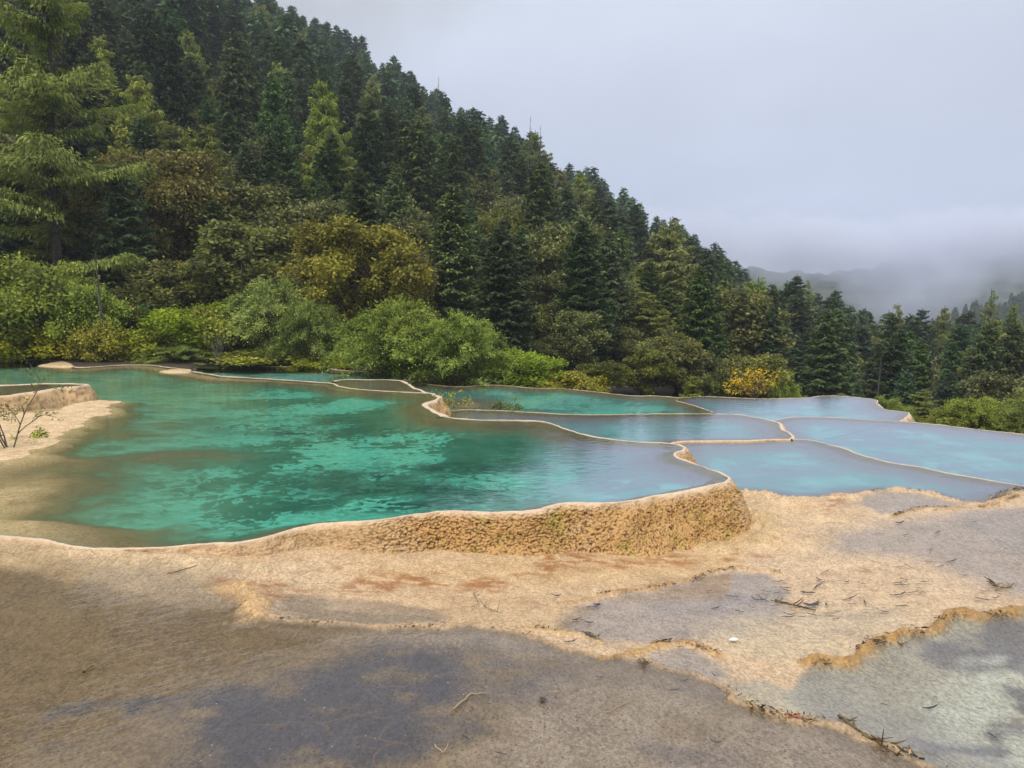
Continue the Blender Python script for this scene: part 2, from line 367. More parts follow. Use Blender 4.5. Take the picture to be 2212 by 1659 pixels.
def mat_water():
    b = NB('pool_water')
    w = b.math('ADD', b.noise(b.pos((1, 1.5, 1)), 5.0, 3, .55), b.math('MULTIPLY', b.noise(b.pos(), 1.1, 2), .8))
    calm = b.rng(b.noise(b.pos(), .25, 2), .35, .65, .35, 1.0)
    bp = b.n('Bump', {'Height': w, 'Strength': b.math('MULTIPLY', calm, .30), 'Distance': .02})
    fr = b.n('Fresnel', {'IOR': 1.33, 'Normal': bp.outputs[0]})
    gl = b.n('BsdfGlossy', {'Color': (.96, .95, 1, 1), 'Roughness': .03, 'Normal': bp.outputs[0]})
    tr = b.n('BsdfTransparent', {'Color': (.93, .985, .975, 1)})
    m = b.n('MixShader', {0: fr.outputs[0], 1: tr.outputs[0], 2: gl.outputs[0]})
    return b.surf(m.outputs[0])

def mat_rim():
    b = NB('rim_travertine')
    p = b.pos(); t = b.attr('down'); st = b.attr('stain')
    cell = b.n('TexVoronoi', {'Vector': p, 'Scale': 30}).outputs['Distance']; n = b.noise(p, 11, 5, .7); m = b.noise(p, 1.6, 4, .6)
    cream = b.mix(b.rng(b.math('ADD', n, b.math('MULTIPLY', b.attr('cav'), -.35)), .0, .45), (.40, .24, .11), (.70, .50, .30))  # cream, its crevice shading put into the colour
    pale = b.mix(b.rng(n, .3, .7), (.58, .41, .26), (.78, .64, .49))
    cv = b.math('ADD', b.math('MULTIPLY', b.attr('cav'), .75), b.math('MULTIPLY', b.noise(p, 40, 4, .7), .5))
    brown = b.mix(b.rng(cv, .56, .88), (.58, .34, .12), (.085, .030, .006))  # algae tints, with crevice shading put into the colour
    green = b.mix(b.rng(cv, .54, .86), (.52, .37, .09), (.09, .055, .007))
    alga_crevice = b.mix(b.rng(b.noise(p, 3.1, 4, .65), .53, .66), brown, green)
    cav = b.attr('cav')
    f = b.math('MULTIPLY', st, b.rng(b.math('ADD', n, b.math('ADD', b.math('MULTIPLY', m, 1.1), b.math('MULTIPLY', cav, .35))), .84, 1.10), True)
    c = b.mix(f, cream, alga_crevice)
    c = b.mix(b.rng(b.math('ADD', t, b.math('MULTIPLY', b.math('SUBTRACT', n, .5), .12)), .0, .05, 1, 0), c, pale)
    bed = b.attr('under')
    flange = b.mix(b.rng(b.noise(p, 3.5, 4, .65), .3, .7), (.135, .115, .06), (.215, .18, .10))
    c = b.mix(bed, c, flange)
    bp = b.n('Bump', {'Height': b.math('SUBTRACT', b.noise(p, 55, 4, .7), b.math('MULTIPLY', cell, .9)), 'Strength': .6, 'Distance': .018})
    pr = b.n('BsdfPrincipled', {'Base Color': c, 'Roughness': .5, 'Specular IOR Level': .35, 'Normal': bp.outputs[0]})
    return b.surf(pr.outputs[0])
def mat_earth():
    b = NB('forest_floor'); p = b.pos()
    c = b.mix(b.rng(b.noise(p, .25, 5, .65), .35, .65), (.018, .022, .012), (.045, .05, .02))
    return b.surf(b.n('BsdfPrincipled', {'Base Color': c, 'Roughness': .95, 'Specular IOR Level': .1}).outputs[0])
M_GROUND, M_WATER, M_RIM, M_EARTH = mat_ground(), mat_water(), mat_rim(), mat_earth()

# ------------------------------------------------------------------ near ground : pool beds, ledges, shores in one height field
nr, nc = 640, 980
ys = 1.5 * (46 / 1.5) ** (np.linspace(0, 1, nr)); us = np.r_[np.linspace(-1.7, -.80, 90, endpoint=False), np.linspace(-.80, .80, 800), np.linspace(.80, 1.6, 91)[1:]]
Y = np.repeat(ys, nc); X = Y * np.tile(us, nr); P = np.stack([X, Y], 1)
n1c = chaikin(n1, 1); s6c = chaikin(s6, 1)
FG = np.vstack([n1c, [r1[1]], s6c, W([(2480,1085)], Z5), [[60, 12], [60, -6], [-30, -6], [-30, n1[0][1]]]])
fg = inside(P, FG)
fg |= (Y < 12.5) & (X < 6) & (seg_dist(P, n1c)[0] < .3)
far_z = np.minimum(hill(X, Y), 0.1) - .02
outside_ = ~fg
Zg = np.where(fg, 0, far_z)
Zg[fg] = G(P[fg])
alb = np.tile(np.array([.60, .435, .27]), (len(P), 1)); alb[~fg] = (.05, .045, .03); wet = np.full(len(P), .35); grit = np.zeros(len(P)); och = np.full(len(P), .5); wet[~fg] = 0; och[~fg] = 0
deep = np.zeros(len(P)); pool = np.zeros(len(P)); pale = np.zeros(len(P)); spot = np.zeros(len(P)); left = np.zeros(len(P))
wx = X + (fbm(X*1.1, Y*1.1, seed=11) - .5) * 1.0 ; wy = Y + (fbm(X*1.1+40, Y*1.1, seed=12) - .5) * 1.0
PW = np.stack([wx, wy], 1)
f1 = X + (fbm(X*5, Y*5, seed=13) - .5) * .22; f2_ = Y + (fbm(X*5+40, Y*5, seed=14) - .5) * .22
PF = np.stack([f1, f2_], 1)
PM = np.stack([wx + (fbm(X*4, Y*4, seed=15) - .5)*.55, wy + (fbm(X*4+9, Y*4, seed=16) - .5)*.55], 1)
def wpoly(pts):
    o = []
    for p in pts:
        z = -.3
        for _ in range(5):
            q = np.array([world_xy(p[0], p[1], z)]); z = float(G(q)[0])
        o.append(q[0])
    return chaikin(np.array(o), 2, True)
def region(pts, soft, Q=None):
    """soft mask (0..1) of a region of the travertine outlined on the ground"""
    w = wpoly(pts); Q = PF if Q is None else Q
    m = np.zeros(len(P)); lo = w.min(0) - soft*2 - .6; hi = w.max(0) + soft*2 + .6
    k = np.where((Q > lo).all(1) & (Q < hi).all(1) & fg)[0]
    d, _ = seg_dist(Q[k], w, True); s = np.where(inside(Q[k], w), d, -d)
    m[k] = sstep(-soft, soft, s); return m
def paint(m, col, wt=None, gr=None, oc=None):
    global alb, wet, grit, och
    alb = alb * (1 - m[:, None]) + np.array(col) * m[:, None]
    if wt is not None: wet = wet*(1-m) + wt*m
    if gr is not None: grit = grit*(1-m) + gr*m
    if oc is not None: och = och*(1-m) + oc*m
# large filmed sheet nearest the camera
A_near = [(-400,1215),(0,1215),(200,1215),(380,1235),(470,1262),(522,1281)] + L1[1:] + [(2080,1800),(1000,1900),(-600,1900)]
paint(region(A_near, .05), (.195, .138, .072), .95, .45, 0)
paint(region([(-400,1170),(0,1172),(150,1190),(330,1198),(500,1225),(515,1262),(400,1275),(260,1262),(130,1230),(-400,1225)], .22), (.50, .37, .215), .45, .1, .3)
paint(region([(60,1215),(300,1215),(520,1262),(520,1300),(380,1305),(200,1262)], .3), (.34, .25, .14), .75, .15, .1)
paint(region([(540,1352),(800,1365),(1050,1362),(1200,1400),(1270,1425),(1180,1420),(900,1400),(640,1385)], .12), (.25, .19, .13), .9, .35, 0)
# dark silt of needles and grit
paint(region([(650,1420),(800,1395),(960,1420),(1010,1500),(1060,1560),(940,1600),(700,1660),(480,1680),(400,1590),(480,1500)], .30, PM) * sstep(.30, .58, fbm(X*2.6, Y*4.0, oct=5, seed=17) + .12), (.070, .063, .068), .9, 1, 0)
paint(region([(60,1560),(200,1530),(420,1480),(470,1500),(300,1580),(100,1620)], .2, PM) * sstep(.42, .62, fbm(X*3, Y*6, oct=5, seed=18)) * .8, (.10, .095, .10), .9, 1, 0)
paint(region([(1000,1420),(1200,1440),(1300,1520),(1150,1560),(1000,1520)], .3, PM) * sstep(.42, .6, fbm(X*3, Y*4, oct=5, seed=19)) * .7, (.12, .105, .10), .9, .9, 0)
paint(region([(1230,1480),(1450,1490),(1640,1580),(1900,1660),(1900,1800),(1050,1800),(1060,1640),(1200,1560)], .3, PM) * .85, (.30, .24, .175), .85, .55, 0)
paint(region([(1440,1560),(1540,1560),(1600,1640),(1500,1660),(1420,1620)], .12, PW) * .7, (.17, .135, .12), .9, .8, 0)
# pale greenish pool at the lower right
FR = [(1746,1438),(1784,1436),(1837,1434),(1855,1411),(1890,1394),(1936,1378),(1989,1372),(2014,1358),(2045,1337),(2095,1330),(2190,1330),(2330,1300),(2600,1500),(2500,1800),(2080,1700),(1996,1648),(1925,1616),(1873,1595),(1820,1570),(1767,1560),(1714,1545),(1690,1500)]
fr_m = region(FR, .05)
paint(fr_m, (.30, .275, .20), .95, .35, 0)
paint(region([(1900,1480),(2100,1420),(2300,1440),(2400,1560),(2300,1700),(2100,1640),(1950,1560)], .25, PW) * fr_m, (.40, .41, .33), .95, .2, 0)
for q in ([(1850,1400),(2050,1350),(2300,1330),(2350,1390),(2150,1440),(1980,1440)], [(2130,1480),(2240,1470),(2260,1530),(2150,1530)], [(2110,1540),(2200,1545),(2190,1590),(2110,1580)], [(1880,1570),(2060,1570),(2200,1600),(2180,1630),(2000,1605),(1890,1590)]):
    paint(region(q, .12, PM) * fr_m * .8, (.115, .105, .105), .95, .6, 0)
paint(region([(2020,1400),(2120,1395),(2140,1425),(2040,1430)], .12, PW)*.8, (.42, .42, .36), .95, .2, 0)
# lilac filmed patches between the ledges
for q, s_ in (([(1272,1300),(1339,1284),(1448,1268),(1534,1240),(1640,1233),(1700,1260),(1700,1330),(1640,1370),(1480,1385),(1400,1392),(1300,1380),(1210,1360),(1230,1320)], .10),
          ([(1730,1130),(1850,1150),(1960,1120),(2102,1106),(2220,1100),(2500,1100),(2500,1300),(2212,1300),(2080,1240),(1950,1200),(1800,1200)], .35),
          ([(1840,1075),(1873,1070),(1908,1065),(1961,1065),(2014,1072),(2102,1095),(1996,1094),(1933,1112),(1880,1105)], .06),
          ([(540,1330),(600,1285),(700,1290),(880,1300),(1000,1345),(800,1352),(640,1340)], .10),
          ([(1330,1430),(1420,1405),(1480,1400),(1560,1430),(1600,1490),(1480,1450)], .1)):
    paint(region(q, s_), (.36, .285, .215), .85, .25, .1)
for q in ([(2060,1110),(2250,1105),(2500,1110),(2500,1230),(2212,1220),(2120,1170)], [(1330,1290),(1480,1275),(1560,1260),(1620,1300),(1500,1340),(1380,1350)]):
    paint(region(q, .2, PW)*.7, (.31, .255, .215), .9, .3, 0)
# yellow cream flats
paint(region([(1560,1330),(1850,1310),(2000,1330),(1900,1390),(1780,1430),(1650,1420),(1520,1390)], .2) * .7, (.54, .43, .27), .75, .15, .3)
paint(region([(1580,1480),(1690,1470),(1760,1540),(1680,1545),(1610,1515)], .08)*.8, (.40, .35, .225), .9, .2, 0)
paint(region([(1600,1060),(1700,1080),(1850,1090),(1800,1180),(1600,1220),(1300,1260),(1050,1270),(760,1250),(700,1222),(1000,1215),(1400,1200),(1600,1170)], .25)*.7, (.62, .44, .245), .45, 0, 1)
for q in ([(1120,1205),(1360,1212),(1480,1225),(1300,1240),(1120,1225)], [(520,1262),(600,1275),(590,1320),(535,1300)], [(720,1234),(1060,1228),(1060,1262),(760,1274)], [(1740,1080),(1840,1072),(1850,1100),(1780,1112)], [(1380,1205),(1480,1208),(1500,1225),(1400,1222)], [(1550,1190),(1600,1195),(1640,1215),(1570,1212)], [(540,1255),(640,1250),(650,1268),(550,1270)]):
    paint(region(q, .16, PM)*sstep(.38, .60, fbm(X*7, Y*16, oct=5, seed=33))*.85, (.34, .13, .035), .5, 0, 1)
# ledges : low swollen ridges along the traced lines
def ledge(w, width, height, col, amt=1.0):
    global Zg
    lo = w.min(0) - 1; hi = w.max(0) + 1
    k = np.where((P > lo).all(1) & (P < hi).all(1) & fg)[0]
    d, par = seg_dist(PF[k], w); n = .25 + 1.5*fbm(X[k]*7, Y[k]*7, seed=31)
    g = np.exp(-(d / (width*n))**2)
    Zg[k] += height * g * n
    m = np.zeros(len(P)); m[k] = np.clip(g*1.3, 0, 1) * amt
    paint(m, col, .25, .1, .6)
ledge(wL1, .035, .024, (.56, .39, .23), .7)
ledge(wL2, .062, .06, (.44, .26, .085)); ledge(wL3, .035, .028, (.50, .28, .10), .8); ledge(wL4, .04, .015, (.58, .40, .18), .8)
ledge(wL5, .04, .028, (.52, .32, .12), .9); ledge(wL6, .035, .028, (.48, .28, .10), .8)
ledge(lw([(515,1275),(530,1290),(548,1312),(560,1330)]), .14, .06, (.60, .40, .20))
ledge(lw([(150,1196),(330,1205),(420,1215),(560,1225)]), .12, .03, (.62, .46, .28))
ledge(lw([(1540,1185),(1610,1180),(1655,1160),(1662,1135),(1640,1112)]), .16, .06, (.58, .42, .22))
ledge(s6c[:-2], .10, .045, (.60, .44, .27), .8)
# pools
beach = chaikin(W([(-400,880),(0,888),(70,890),(159,880),(219,866),(250,876),(205,892),(160,908),(128,935),(88,962),(40,985),(0,990),(-160,1003),(-400,1010)], 0.0), 2, True)
for nm, pl, z in POOLS[::-1]:
    lo = pl.min(0) - .2; hi = pl.max(0) + .2
    k = np.where((P > lo).all(1) & (P < hi).all(1))[0]
    k = k[inside(P[k], pl)]
    d, _ = seg_dist(P[k], pl, True)
    if nm == 'p1':
        q = d; dn, _ = seg_dist(P[k], n1c); db, _ = seg_dist(P[k], chaikin(np.vstack([r1, a1, b1]), 1))
        dv = sstep(0.0, 1.2, d)
        dv = np.where(dn < db, sstep(-.25, .9, dn) * np.where(X[k] > -3.0, 1, 1), dv)
        dv = np.minimum(dv, np.where(dn < db, 1, sstep(0, 1.1, db)*.75 + sstep(1.1, 1.9, db)*.3))
        for (bx, by, rx, ry, am) in ((-30,1075,1.25,1.9,1.0),(50,1130,.8,.5,.85),(80,1155,1.7,.45,.9),(330,1180,1.4,.22,.35),(-80,1000,1.5,1.3,1.0),(100,985,1.1,.6,.6),(410,965,1.3,.7,.55),(250,925,1.5,.6,.5),(340,905,1.0,.4,.4),(150,808,6,2,.25),(250,1120,1.4,.30,.4)):
            cx_, cy_ = world_xy(bx, by, 0); g = np.exp(-(((wx[k]-cx_)/rx)**2 + ((wy[k]-cy_)/ry)**2))
            dv = dv * (1 - am*g)
        zb = z - .03 - .16*dv
        db_, _ = seg_dist(P[k], beach, True); sb = np.where(inside(P[k], beach), db_, -db_) + (fbm(X[k]*2.5, Y[k]*2.5, seed=5)-.5)*.5 + (fbm(X[k]*.9, Y[k]*.9, seed=6)-.5)*1.3
        bm = sstep(-1.0, .1, sb); zb = zb*(1-bm) + (.008 + .05*np.clip(sb, 0, 2) + (fbm(X[k]*5, Y[k]*5, seed=8)-.4)*.05)*bm; dv = dv * (1-sstep(-1.0, -.05, sb))
        dv = np.clip(dv, 0, 1); left[k] = sstep(-2.4, -5.2, X[k] + .30*(Y[k]-9))
        for isl in ([(75,791),(100,786),(130,781),(152,782),(160,792),(140,794),(100,793)], [(335,804),(365,799),(400,797),(414,801),(410,805),(370,807)]):
            iw = W(isl, 0.0); di, _ = seg_dist(P[k], iw, True); si_ = np.where(inside(P[k], iw), di, -di); m_ = sstep(-.15, .15, si_); zb = zb*(1-m_) + m_*.035; dv = dv*(1-m_); bm = np.maximum(bm, m_)
        for (bx, by, rx, ry) in ((890,1030,1.6,.6),(870,1060,1.3,.5),(960,985,1.4,.5),(560,902,1.6,.9),(500,905,1.4,.5),(800,1005,1.2,.6),(640,915,1,.5)):
            cx_, cy_ = world_xy(bx, by, 0); spot[k] = np.maximum(spot[k], np.exp(-(((X[k]-cx_)/rx)**2 + ((Y[k]-cy_)/ry)**2)))
        wet[k] = .3*bm
        pale[k] = 1.0*sstep(-1.5, .5, X[k] - .1*Y[k] + (fbm(X[k]*2, Y[k]*2, seed=71)-.5)*1.2)  # how far sky reflection is painted into this bed
    else:
        w_ = {'p3': .8, 'p7': .5, 'p8': 2.5, 'p0': 2.2, 'p2': 1.4, 'p6': 1.3, 'p5': 1.3, 'p4': 1.4}[nm]
        cap = {'p8': .42, 'p0': .35}.get(nm, 1)
        dv = np.clip(sstep(-.15 if nm in ('p3', 'p7') else 0, w_, d) * cap, 0, 1)
        if nm == 'p2': dv = dv * (.45 + .55*sstep(-1.0, 3.0, X[k]))
        if nm == 'p3':
            cx_, cy_ = world_xy(1010, 872, Z3); dv = dv * (1 - .93*np.exp(-(((X[k]-cx_)/1.3)**2 + ((Y[k]-cy_)/2.2)**2)))
        zb = z - .02 - .14*dv
        pale[k] = {'p3': .25, 'p7': .35, 'p8': .2, 'p0': .2, 'p2': .75, 'p6': .85, 'p5': .95, 'p4': .95}[nm]  # painted sky reflection, stronger in the right-hand pools
        wet[k] = 0
    Zg[k] = zb; deep[k] = dv; pool[k] = 1
    alb[k] = (.20, .165, .10)
    if nm == 'p1': lw_ = np.clip(np.maximum(bm, sstep(-3.5, -6.0, X[k])), 0, 1)[:, None]; alb[k] = alb[k]*(1-lw_) + np.array([.74, .55, .34])*lw_
    if nm in ('p3',): alb[k] = (.50, .42, .28)
    grit[k] = 0
bigrows = fg & (pool < .5)
Zg[bigrows] += ((fbm(X*2.2, Y*2.2, seed=21) - .5) * .03 + (fbm(X*9, Y*9, seed=22) - .5) * .007)[bigrows] * np.clip(1.05 - 1.05*wet[bigrows], .04, 1.0)
me = make_mesh('travertine_ground', np.stack([X, Y, Zg], 1), grid_faces(nr, nc), M_GROUND, True,
               {'alb': alb, 'wet': np.clip(wet, 0, 1), 'grit': grit, 'och': och, 'deep': deep, 'pool': pool, 'pale': pale, 'spot': spot, 'left': left})
tag(link('ground', me), kind='structure')

for nm, pl, z in POOLS:
    me = bpy.data.meshes.new('water'); me.from_pydata([(a, b_, z) for a, b_ in pl], [], [list(range(len(pl)))]); me.update()
    if me.polygons[0].normal.z < 0: me.flip_normals()
    me.materials.append(M_WATER); tag(link('water', me), kind='structure')

# ------------------------------------------------------------------ rims : swept crests with lumpy outer walls
def rim(w, z, side, base, ds=.05, width=.05, inner=.3, bulge=.25, lump=.02, stain=1.0, crest=.008, nprof=None, seed=0):
    """w: crest line, side=+1 when the outside lies to the left of the walking direction; base: outer foot height (number or list along w)"""
    base = np.full(len(w), base) if not hasattr(base, '__len__') else np.array(base, float)
    st = np.full(len(w), stain) if not hasattr(stain, '__len__') else np.array(stain, float)
    q = chaikin(np.c_[w, base, st], 2); q, s = resample(q, ds); n = len(q)
    t = np.gradient(q[:, :2], axis=0); t /= np.maximum(np.hypot(t[:, 0], t[:, 1]), 1e-6)[:, None]
    nn = np.stack([-t[:, 1], t[:, 0]], 1) * side
    k_ = max(3, int(.25/ds)) | 1
    for a in (0, 1): nn[:, a] = np.convolve(np.pad(nn[:, a], k_//2, mode='edge'), np.ones(k_)/k_, 'valid')
    nn /= np.maximum(np.hypot(nn[:, 0], nn[:, 1]), 1e-6)[:, None]
    H = z - q[:, 2]
    jit = (fbm(s*2.2, s*0+seed, oct=4, seed=seed+40) - .5)*max(.10, min(.16, 3.2*width)); q[:, :2] += nn*jit[:, None]
    wv = .15 + 1.9*fbm(s*1.7, s*0+7.7, oct=3, seed=seed+41); cz_ = (fbm(s*1.3, s*0+3.3, oct=4, seed=seed+42) - .42)*(.022 if width >= .03 and z > -.05 else .010) + crest*(1 if z > -.05 else .5)
    m_in, m_top = 5, 5; m_w = nprof or max(6, int(H.max() / (ds*.9)))
    offs = []; zs = []; dn = []; un = []
    for i in range(m_in):
        a = 1 - (i + .85) / m_in; a = max(a, .03); offs.append(-width*.5*wv - inner*a); zs.append(np.full(n, z - .002 - .09*a**1.2)); dn.append(0*H); un.append(sstep(-6.5, -3.0, q[:, 0]) if z == 0 and inner > .34 else np.full(n, 1.0))
    for i in range(m_top):
        a = i / (m_top-1); offs.append(-width*.5*wv + width*wv*a); zs.append(z + cz_*math.sin(math.pi*(.25+.5*a))); dn.append(0*H); un.append(0*H)
    for i in range(1, m_w+1):
        a = i / m_w; th = a * math.pi / 2
        offs.append(width*.5*wv + bulge*H*(math.sin(th)*.55 + .55*a + 1.1*a**5) + .03*math.sin(th)); zs.append(z + cz_*.6 - (H + .08 + crest) * (a**1.12)); dn.append(np.full(n, a)); un.append(0*H)
    offs, zs, dn, un = [np.array(v) for v in (offs, zs, dn, un)]
    x = q[None, :, 0] + nn[None, :, 0]*offs; y = q[None, :, 1] + nn[None, :, 1]*offs
    wz = zs + 0
    f = lambda a: a.ravel()
    cf = .60/ds if ds < .03 else 14
    cav = worley(f(x)*cf, f(y)*cf, f(wz)*cf, seed+3).reshape(x.shape)
    big = fbm(f(x)*3.0, f(y)*3.0, f(wz)*3.0, 3, seed+1).reshape(x.shape) - .5
    amt = sstep(-.01, .06, dn*(H[None, :]+.05)) ; onoff = (1-un)
    fine = fbm(f(x)*30, f(y)*30, f(wz)*30, 3, seed+5).reshape(x.shape) - .5
    vary = (.35 + 1.5*sstep(.3, .7, fbm(f(x)*1.6, f(y)*1.6, f(wz)*1.6, 3, seed+21)).reshape(x.shape)) * np.clip(.22 + q[:, 3]**1.5, 0, 1)[None, :]
    disp = ((lump*(1.1 - cav*1.8) + fine*lump*1.5)*vary + big*lump*8.0) * amt + (big*.05 + fine*.012)*onoff
    x = x + nn[None, :, 0]*disp; y = y + nn[None, :, 1]*disp
    z2 = wz + (.5-cav)*lump*.5*amt + np.where(dn > 0, 0, (fbm(f(x)*4, f(y)*4, seed=seed+9).reshape(x.shape)-.5)*.010*onoff + fine*.012*onoff)
    V = np.stack([x, y, z2], -1).reshape(-1, 3)
    fc = grid_faces(V.shape[0]//n, n)
    if side < 0: fc = fc[:, ::-1]
    return make_mesh('travertine_rim', V, np.ascontiguousarray(fc), M_RIM, True,
        {'down': f(dn), 'under': f(un), 'cav': f(cav*sstep(0, .1, dn)), 'stain': f(np.tile(q[:, 3], (x.shape[0], 1)) * sstep(.03, .22, dn))})
def add_rim(*a, **k): return tag(link('travertine_rim', rim(*a, **k)), kind='structure')
nb = np.interp(np.array([p[0] for p in near1]), [-420,0,300,500,620,725,830,1095,1219,1360,1501,1590], [-.04,-.04,-.06,-.13,-.19,-.26,-.34,-.44,-.49,-.57,-.62,-.64])
ns = np.interp(np.array([p[0] for p in near1]), [-160,400,560,700,800,900,1590], [0,.05,.40,.42,.6,1,1])
front = np.vstack([n1, r1[1:]]); fb = np.r_[nb, np.full(len(r1)-1, -.64)]; fs = np.r_[ns, np.full(len(r1)-1, .9)]
add_rim(front, Z1, -1, fb, ds=.015, width=.03, inner=.35, bulge=.34, lump=.016, stain=fs, nprof=78, seed=1)
add_rim(a1, Z1, -1, -.36, ds=.05, width=.03, inner=.3, lump=.012, stain=.3, seed=2)
add_rim(b1, Z1, -1, -.50, ds=.04, width=.09, inner=.3, bulge=.35, lump=.02, stain=.9, seed=3)
add_rim(np.vstack([c1, d1[1:]]), Z1, -1, -.28, ds=.07, width=.04, lump=.012, stain=.2, seed=4)
add_rim(e1, Z1, -1, -.15, ds=.1, width=.05, lump=.012, stain=.1, seed=5)
add_rim(f2, Z2, +1, -.50, ds=.06, width=.025, lump=.01, stain=.4, seed=6)
add_rim(np.vstack([g2]), Z2, +1, -.66, ds=.04, width=.045, bulge=.3, lump=.02, stain=.9, seed=7)
add_rim(h2, Z2, +1, -.47, ds=.05, width=.03, lump=.005, stain=.1, seed=8)
add_rim(f3, Z3, 1 if False else +1, -1.1, ds=.07, width=.022, lump=.015, stain=.4, seed=9)
add_rim(v3, Z3, +1, -.64, ds=.08, width=.02, lump=.01, stain=.1, seed=10)
add_rim(f4, Z4, +1, -1.5, ds=.07, width=.022, bulge=.3, lump=.03, stain=.5, seed=11)
add_rim(f5, Z5, +1, -1.8, ds=.08, width=.022, bulge=.25, lump=.02, stain=.4, seed=12)
add_rim(v6, Z6, +1, -.80, ds=.05, width=.035, bulge=.8, lump=.012, stain=.3, seed=13)
add_rim(s6, Z6, -1, G(s6) - .02, ds=.05, width=.04, inner=.2, bulge=1.2, lump=.012, stain=.35, seed=17)
add_rim(f7, Z7, +1, -.5, ds=.12, width=.08, lump=.015, stain=.2, seed=14)
add_rim(f8, Z8, +1, -.3, ds=.08, width=.09, lump=.012, stain=.2, seed=15)
add_rim(np.vstack([n0, k0[1:]]), Z0, -1, -.05, ds=.05, width=.12, bulge=.35, lump=.025, stain=.55, seed=16)

# ------------------------------------------------------------------ hillside, valley and outer ground
hr, hc = 230, 420
hy = 29 * (600/29) ** np.linspace(0, 1, hr); hu = np.linspace(-1.3, 1.5, hc)
HY = np.repeat(hy, hc); HX = HY*np.tile(hu, hr)
HZ = hill(HX, HY); HZ = np.where(HY < 46, np.minimum(HZ, np.maximum(HZ - .0, -9)), HZ)
HZ = HZ - .12
me = make_mesh('hillside', np.stack([HX, HY, HZ], 1), grid_faces(hr, hc), M_EARTH, True)
tag(link('hillside', me), kind='structure')
me = make_mesh('outer_ground', [(-3000, -3000, -46), (3000, -3000, -46), (3000, 3500, -46), (-3000, 3500, -46)], [[0, 1, 2, 3]], M_EARTH)
tag(link('terrain', me), kind='structure')

# ------------------------------------------------------------------ vegetation
def mat_leaf(name, dark, mid, light, hue=.02, trans=.25, vr=(.78, 1.22), sr=(.8, 1.1)):
    """foliage: colour varies from leaf to leaf (tint attribute), from clump to clump and from plant to plant"""
    b = NB(name)
    oi = b.n('ObjectInfo'); r = oi.outputs['Random']
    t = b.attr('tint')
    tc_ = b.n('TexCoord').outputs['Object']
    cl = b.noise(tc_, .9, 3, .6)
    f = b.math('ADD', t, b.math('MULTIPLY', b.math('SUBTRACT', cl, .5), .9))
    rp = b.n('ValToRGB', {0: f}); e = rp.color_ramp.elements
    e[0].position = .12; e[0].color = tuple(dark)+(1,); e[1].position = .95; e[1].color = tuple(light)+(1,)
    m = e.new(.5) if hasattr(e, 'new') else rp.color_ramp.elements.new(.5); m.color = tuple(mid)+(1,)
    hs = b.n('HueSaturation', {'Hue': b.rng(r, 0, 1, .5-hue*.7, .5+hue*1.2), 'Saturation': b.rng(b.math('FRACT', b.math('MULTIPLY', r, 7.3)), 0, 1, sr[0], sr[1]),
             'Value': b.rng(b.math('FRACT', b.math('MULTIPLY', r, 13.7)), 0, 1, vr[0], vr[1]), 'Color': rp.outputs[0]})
    d = b.n('BsdfPrincipled', {'Base Color': hs.outputs[0], 'Roughness': .55, 'Specular IOR Level': .25})
    tr = b.n('BsdfTranslucent', {'Color': hs.outputs[0]})
    return b.surf(b.n('MixShader', {0: trans, 1: d.outputs[0], 2: tr.outputs[0]}).outputs[0])
def mat_plain(name, c1, c2, scale=6, rough=.9):
    b = NB(name); p = b.n('TexCoord').outputs['Object']
    return b.surf(b.n('BsdfPrincipled', {'Base Color': b.mix(b.rng(b.noise(p, scale, 4, .7), .35, .65), c1, c2), 'Roughness': rough, 'Specular IOR Level': .2}).outputs[0])
M_FIR = mat_leaf('fir_needles', (.018, .034, .010), (.095, .145, .040), (.25, .32, .085), .03, vr=(.5, 1.65))
M_LARCH = mat_leaf('larch_needles', (.085, .10, .014), (.33, .37, .07), (.60, .62, .12), .015, .35)
M_SPRUCE = mat_leaf('spruce_needles', (.022, .050, .022), (.085, .16, .060), (.22, .34, .12), .02)
M_OLIVE = mat_leaf('autumn_leaves', (.040, .046, .008), (.165, .180, .036), (.42, .41, .085), .018, .35)
M_RUST = mat_leaf('rust_leaves', (.055, .047, .007), (.24, .205, .034), (.50, .42, .085), .012, .35)
M_GREEN = mat_leaf('green_leaves', (.045, .075, .010), (.27, .34, .048), (.54, .60, .10), .015, .35, vr=(.88, 1.15), sr=(.98, 1.12))
M_WILLOW = mat_leaf('willow_leaves', (.060, .080, .012), (.30, .37, .08), (.60, .64, .19), .010, .35, vr=(.88, 1.15), sr=(.98, 1.12))
M_YELLOW = mat_leaf('yellow_leaves', (.45, .30, .01), (.70, .50, .04), (.85, .66, .12), .005, .3, vr=(.88, 1.15), sr=(.98, 1.12))
M_YGREEN = mat_leaf('yellow_green_leaves', (.08, .075, .010), (.36, .36, .05), (.65, .60, .09), .015, .35, vr=(.88, 1.15), sr=(.98, 1.12))
M_DARKG = mat_leaf('dark_glossy_leaves', (.010, .038, .012), (.060, .17, .055), (.19, .36, .13), .01, .2)
M_BARK = mat_plain('bark', (.030, .024, .018), (.095, .080, .065))
M_GREYBARK = mat_plain('dead_wood', (.05, .045, .038), (.13, .115, .095))
M_TWIG = mat_plain('twigs', (.06, .045, .03), (.16, .13, .09))

